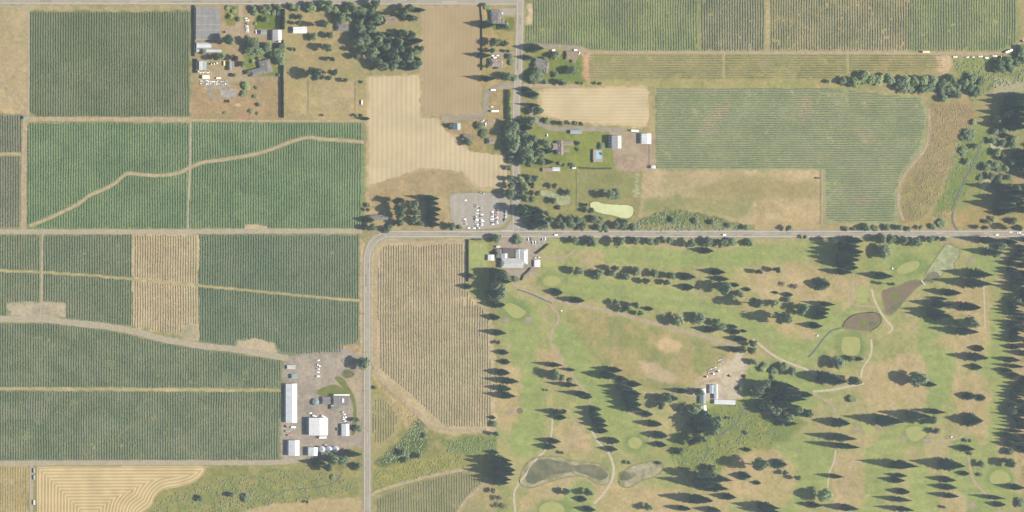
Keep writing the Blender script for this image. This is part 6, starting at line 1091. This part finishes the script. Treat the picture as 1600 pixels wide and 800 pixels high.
for kn, x_, y_, c_, d_, lb in [('van', 783, 20.6, 'white', 0, 'white van on the corner house drive'), ('parked_car', 769.5, 87.2, 'white', 0, 'white car north of the rosy roofed house, nearest the field'), ('parked_car', 777, 86.8, 'white', 0, 'white car north of the rosy roofed house, nearer the road'), ('van', 773, 90, 'white', 8, 'long white van touching the rosy roofed house'),
    ('van', 864.5, 78.5, 'white', 0, 'white van on the gravel drive below the top right field'), ('van', 899, 78.2, 'white', 0, 'white van beside the brown roofed shed'), ('parked_car', 905, 83.5, 'white', 60, 'white car at the east side of the brown roofed shed'), ('box_trailer', 990.5, 204.3, 'white', -4, 'long white trailer beside the white barn'),
    ('parked_car', 855, 211.5, 'white', 80, 'white car on the homestead driveway'), ('tractor', 352, 50, 'black', 20, 'dark tractor on the homestead dirt drive'), ('parked_car', 400, 50, 'white', 90, 'white car west of the sea green shed'), ('parked_car', 404, 50, 'blue', 90, 'blue car against the sea green shed'), ('van', 437, 65, 'white', 0, 'white van below the pale grey green barn'),
    ('box_trailer', 320.5, 121.5, 'cream', 0, 'long cream trailer at the south of the homestead work yard'), ('bus', 320.5, 118.9, 'cream', 0, 'cream bus parked above the long cream trailer'), ('farm_wagon', 341, 122, 'cream', 0, 'short cream wagon east of the long cream trailer'), ('tractor', 329, 100, 'yellow', 0, 'yellow machine nearest the teal and white shed'), ('tractor', 333, 99.5, 'yellow', 0, 'middle of three small yellow machines in the work yard'), ('tractor', 337.5, 98.6, 'yellow', 0, 'yellow machine easternmost of three in the work yard'), ('farm_wagon', 350, 99, 'yellow', 90, 'yellow wagon standing alone in the work yard'),
    ('pickup_truck', 754, 189, 'silver', 30, 'silver pickup at the end of the grey gravel driveway'), ('parked_car', 753, 194.6, 'red', 0, 'red car among trees east of the teal barn'), ('parked_car', 758.5, 194.8, 'white', 90, 'white car among trees east of the teal barn'), ('box_trailer', 772, 173.6, 'white', 0, 'long white trailer on the dry lawn by the yellow hedge'), ('farm_wagon', 770, 140.4, 'white', 0, 'small white wagon in the curve of the driveway'), ('parked_car', 768, 166.8, 'tan', 0, 'tan car in the middle of the dry lawn'),
    ('pickup_truck', 1492.5, 89, 'white', 0, 'white truck at the west end of the farm vehicles'), ('parked_car', 1511, 89.4, 'silver', 0, 'silver car second in the line of farm vehicles'), ('parked_car', 1520, 89.2, 'grey', 0, 'grey car third in the line of farm vehicles'), ('pickup_truck', 1532, 88.2, 'white', 0, 'white pickup in the middle of the farm vehicles'), ('van', 1541.5, 90.4, 'white', 0, 'white van in the middle of the farm vehicles'), ('parked_car', 1551, 87.4, 'maroon', 0, 'maroon car in the line of farm vehicles'), ('parked_car', 1555.5, 87.6, 'white', 0, 'white car in the line of farm vehicles'), ('tractor', 1563, 88.4, 'red', 0, 'red tractor at the east end of the farm vehicles'), ('box_trailer', 1575, 80, 'white', 22, 'long white trailer parked askew by the dark trees'), ('tractor', 1597.5, 64, 'red', 40, 'red tractor at the right edge above the dark trees'), ('box_trailer', 1445.5, 81.2, 'orange', 0, 'long orange trailer at the foot of the green rows'),
    ('box_trailer', 503, 683.4, 'white', 0, 'white trailer along the south wall of the square barn'), ('farm_wagon', 458, 667.6, 'white', 0, 'white wagon below the long narrow barn'), ('tractor', 447, 666, 'red', 60, 'red tractor below the long narrow barn'), ('farm_wagon', 449, 673.5, 'green', 0, 'green wagon in the west of the farmyard'), ('farm_wagon', 452, 679.8, 'maroon', 0, 'maroon wagon above the south west barn'), ('parked_car', 484.5, 645.5, 'white', 0, 'white car north west of the square barn'), ('farm_wagon', 491, 650, 'silver', -15, 'silver wagon against the north wall of the square barn'), ('farm_wagon', 505, 650.6, 'silver', -20, 'silver wagon near the north east corner of the square barn'), ('parked_car', 508, 695, 'grey', 0, 'grey car just north of the grain bins'), ('parked_car', 526.5, 670.5, 'black', 90, 'black car west of the small entrance shed'),
    ('tractor', 1103.5, 588.5, 'red', 10, 'red mower at the west edge of the maintenance yard'), ('tractor', 1113.5, 584, 'white', 0, 'white machine beside the mower row'), ('tractor', 1121.5, 580, 'white', 40, 'white machine north east of the mower row'), ('tractor', 1140, 587, 'maroon', 60, 'maroon digger in the middle of the maintenance yard'), ('farm_wagon', 53, 735, 'grey', 90, 'dark grey wagon at the top of the hay field track'), ('farm_wagon', 53, 746, 'grey', 90, 'grey wagon second on the hay field track'), ('farm_wagon', 53, 785, 'silver', 90, 'silver wagon low on the hay field track'), ('farm_wagon', 565, 160, 'silver', 90, 'silver wagon on the grey gravel bed below the wood')]:
    vehicle(kn, x_, y_, c_, d_, lb)
# stacked goods in the yards: pallets, crates and bins
def crate(nm, px, py, col, L, w_, h, deg, where_, grp):
    o = bpy.data.objects.new(nm, None); COL.objects.link(o); X, Y, _ = W(px, py, h); o.location = (X, Y, .1); o.rotation_euler = (0, 0, math.radians(deg)); o['category'] = nm.replace('_', ' '); o['group'] = grp
    link('bin', box_me('bin', -L / 2, -w_ / 2, .14, L / 2, w_ / 2, h - .1, M['p_' + col]), o); link('lid', box_me('lid', -L / 2 - .04, -w_ / 2 - .04, h - .098, L / 2 + .04, w_ / 2 + .04, h, M['p_' + col]), o); link('skid', box_me('skid', -L / 2 + .1, -w_ / 2 + .1, 0, L / 2 - .1, w_ / 2 - .1, .138, M['timber']), o)
    LABELQ.append([o, f'{col} {nm.replace("_", " ")} {where_}', px, py])
for i in range(30):
    crate('storage_bin', 314.5 + (i % 15) * 2.9 + R.uniform(-.5, .5), 127 + (i // 15) * 4.6 + R.uniform(-1, 1), R.choice(['silver', 'silver', 'grey', 'tan', 'white', 'grey']), R.uniform(1.4, 2.4), R.uniform(1.3, 2.2), R.uniform(.8, 1.5), R.uniform(-20, 20), 'in the long rows south of the work yard', 'bins stored south of the work yard')
for i in range(12): crate('storage_bin', 1107 + (i % 6) * 2.3, 578.5 + (i // 6) * 4 - (i % 6) * .9, R.choice(['grey', 'maroon', 'silver', 'green']), 1.3, 2.0, 1.0, 55, 'in the slanting rows of the maintenance yard', 'bins in the maintenance yard')
for i in range(8): crate('storage_bin', 1123 + (i % 4) * 2.4, 563 + (i // 4) * 4.4 - (i % 4) * .9, R.choice(['grey', 'maroon', 'silver']), 1.2, 1.8, .9, 55, 'in the upper slanting rows of the maintenance yard', 'bins in the maintenance yard')
for i in range(8): crate('storage_bin', 310.5 + i * 2.4, 112.6 + R.uniform(-1, 1), R.choice(['tan', 'cream', 'white']), 1.6, 1.6, 1.2, R.uniform(-10, 10), 'below the small teal and white shed', 'bins below the teal and white shed')
for i in range(7): crate('storage_bin', 762 + (i % 4) * 3.5 - 2, 188.5 + (i // 4) * 4 , R.choice(['maroon', 'grey', 'tan']), 1.4, 1.4, 1.0, R.uniform(0, 40), 'in the yard east of the teal barn', 'bins in the teal barn yard')
def pole(px, py, deg):
    o = bpy.data.objects.new('utility_pole', None); COL.objects.link(o); o.location = (px - 800, 400 - py, 0); o.rotation_euler = (0, 0, math.radians(deg)); o['category'] = 'utility pole'; o['group'] = 'utility poles along the roads'
    link('pole', POLE[0], o); link('crossarm', POLE[1], o); [link('insulator', POLE[2], o, (0, y, 9.3)) for y in (-1.1, 0, 1.1)]; LABELQ.append([o, f'thin wooden utility pole {where(px, py)[1]} {where(px, py)[2]} of the {where(px, py)[0]}', px, py])
POLE = [lathe('pole', [(.17, 0), (.11, 10)], M['bark'], 8), box_me('crossarm', -.07, -1.3, 9.0, .07, 1.3, 9.2, M['timber']), lathe('insulator', [(.06, -.1), (.06, .15)], M['steel'], 6)]
for x_ in range(640, 1590, 58): pole(x_, 372.5 if x_ > 860 else 359.3, 0)
for y_ in range(30, 350, 55): pole(818.5 - (y_ > 150) * 4, y_, 90)
for y_ in range(430, 790, 60): pole(566.0, y_, 90)
for x_ in range(30, 760, 66): pole(x_, 9.5, 0)
settle_labels()
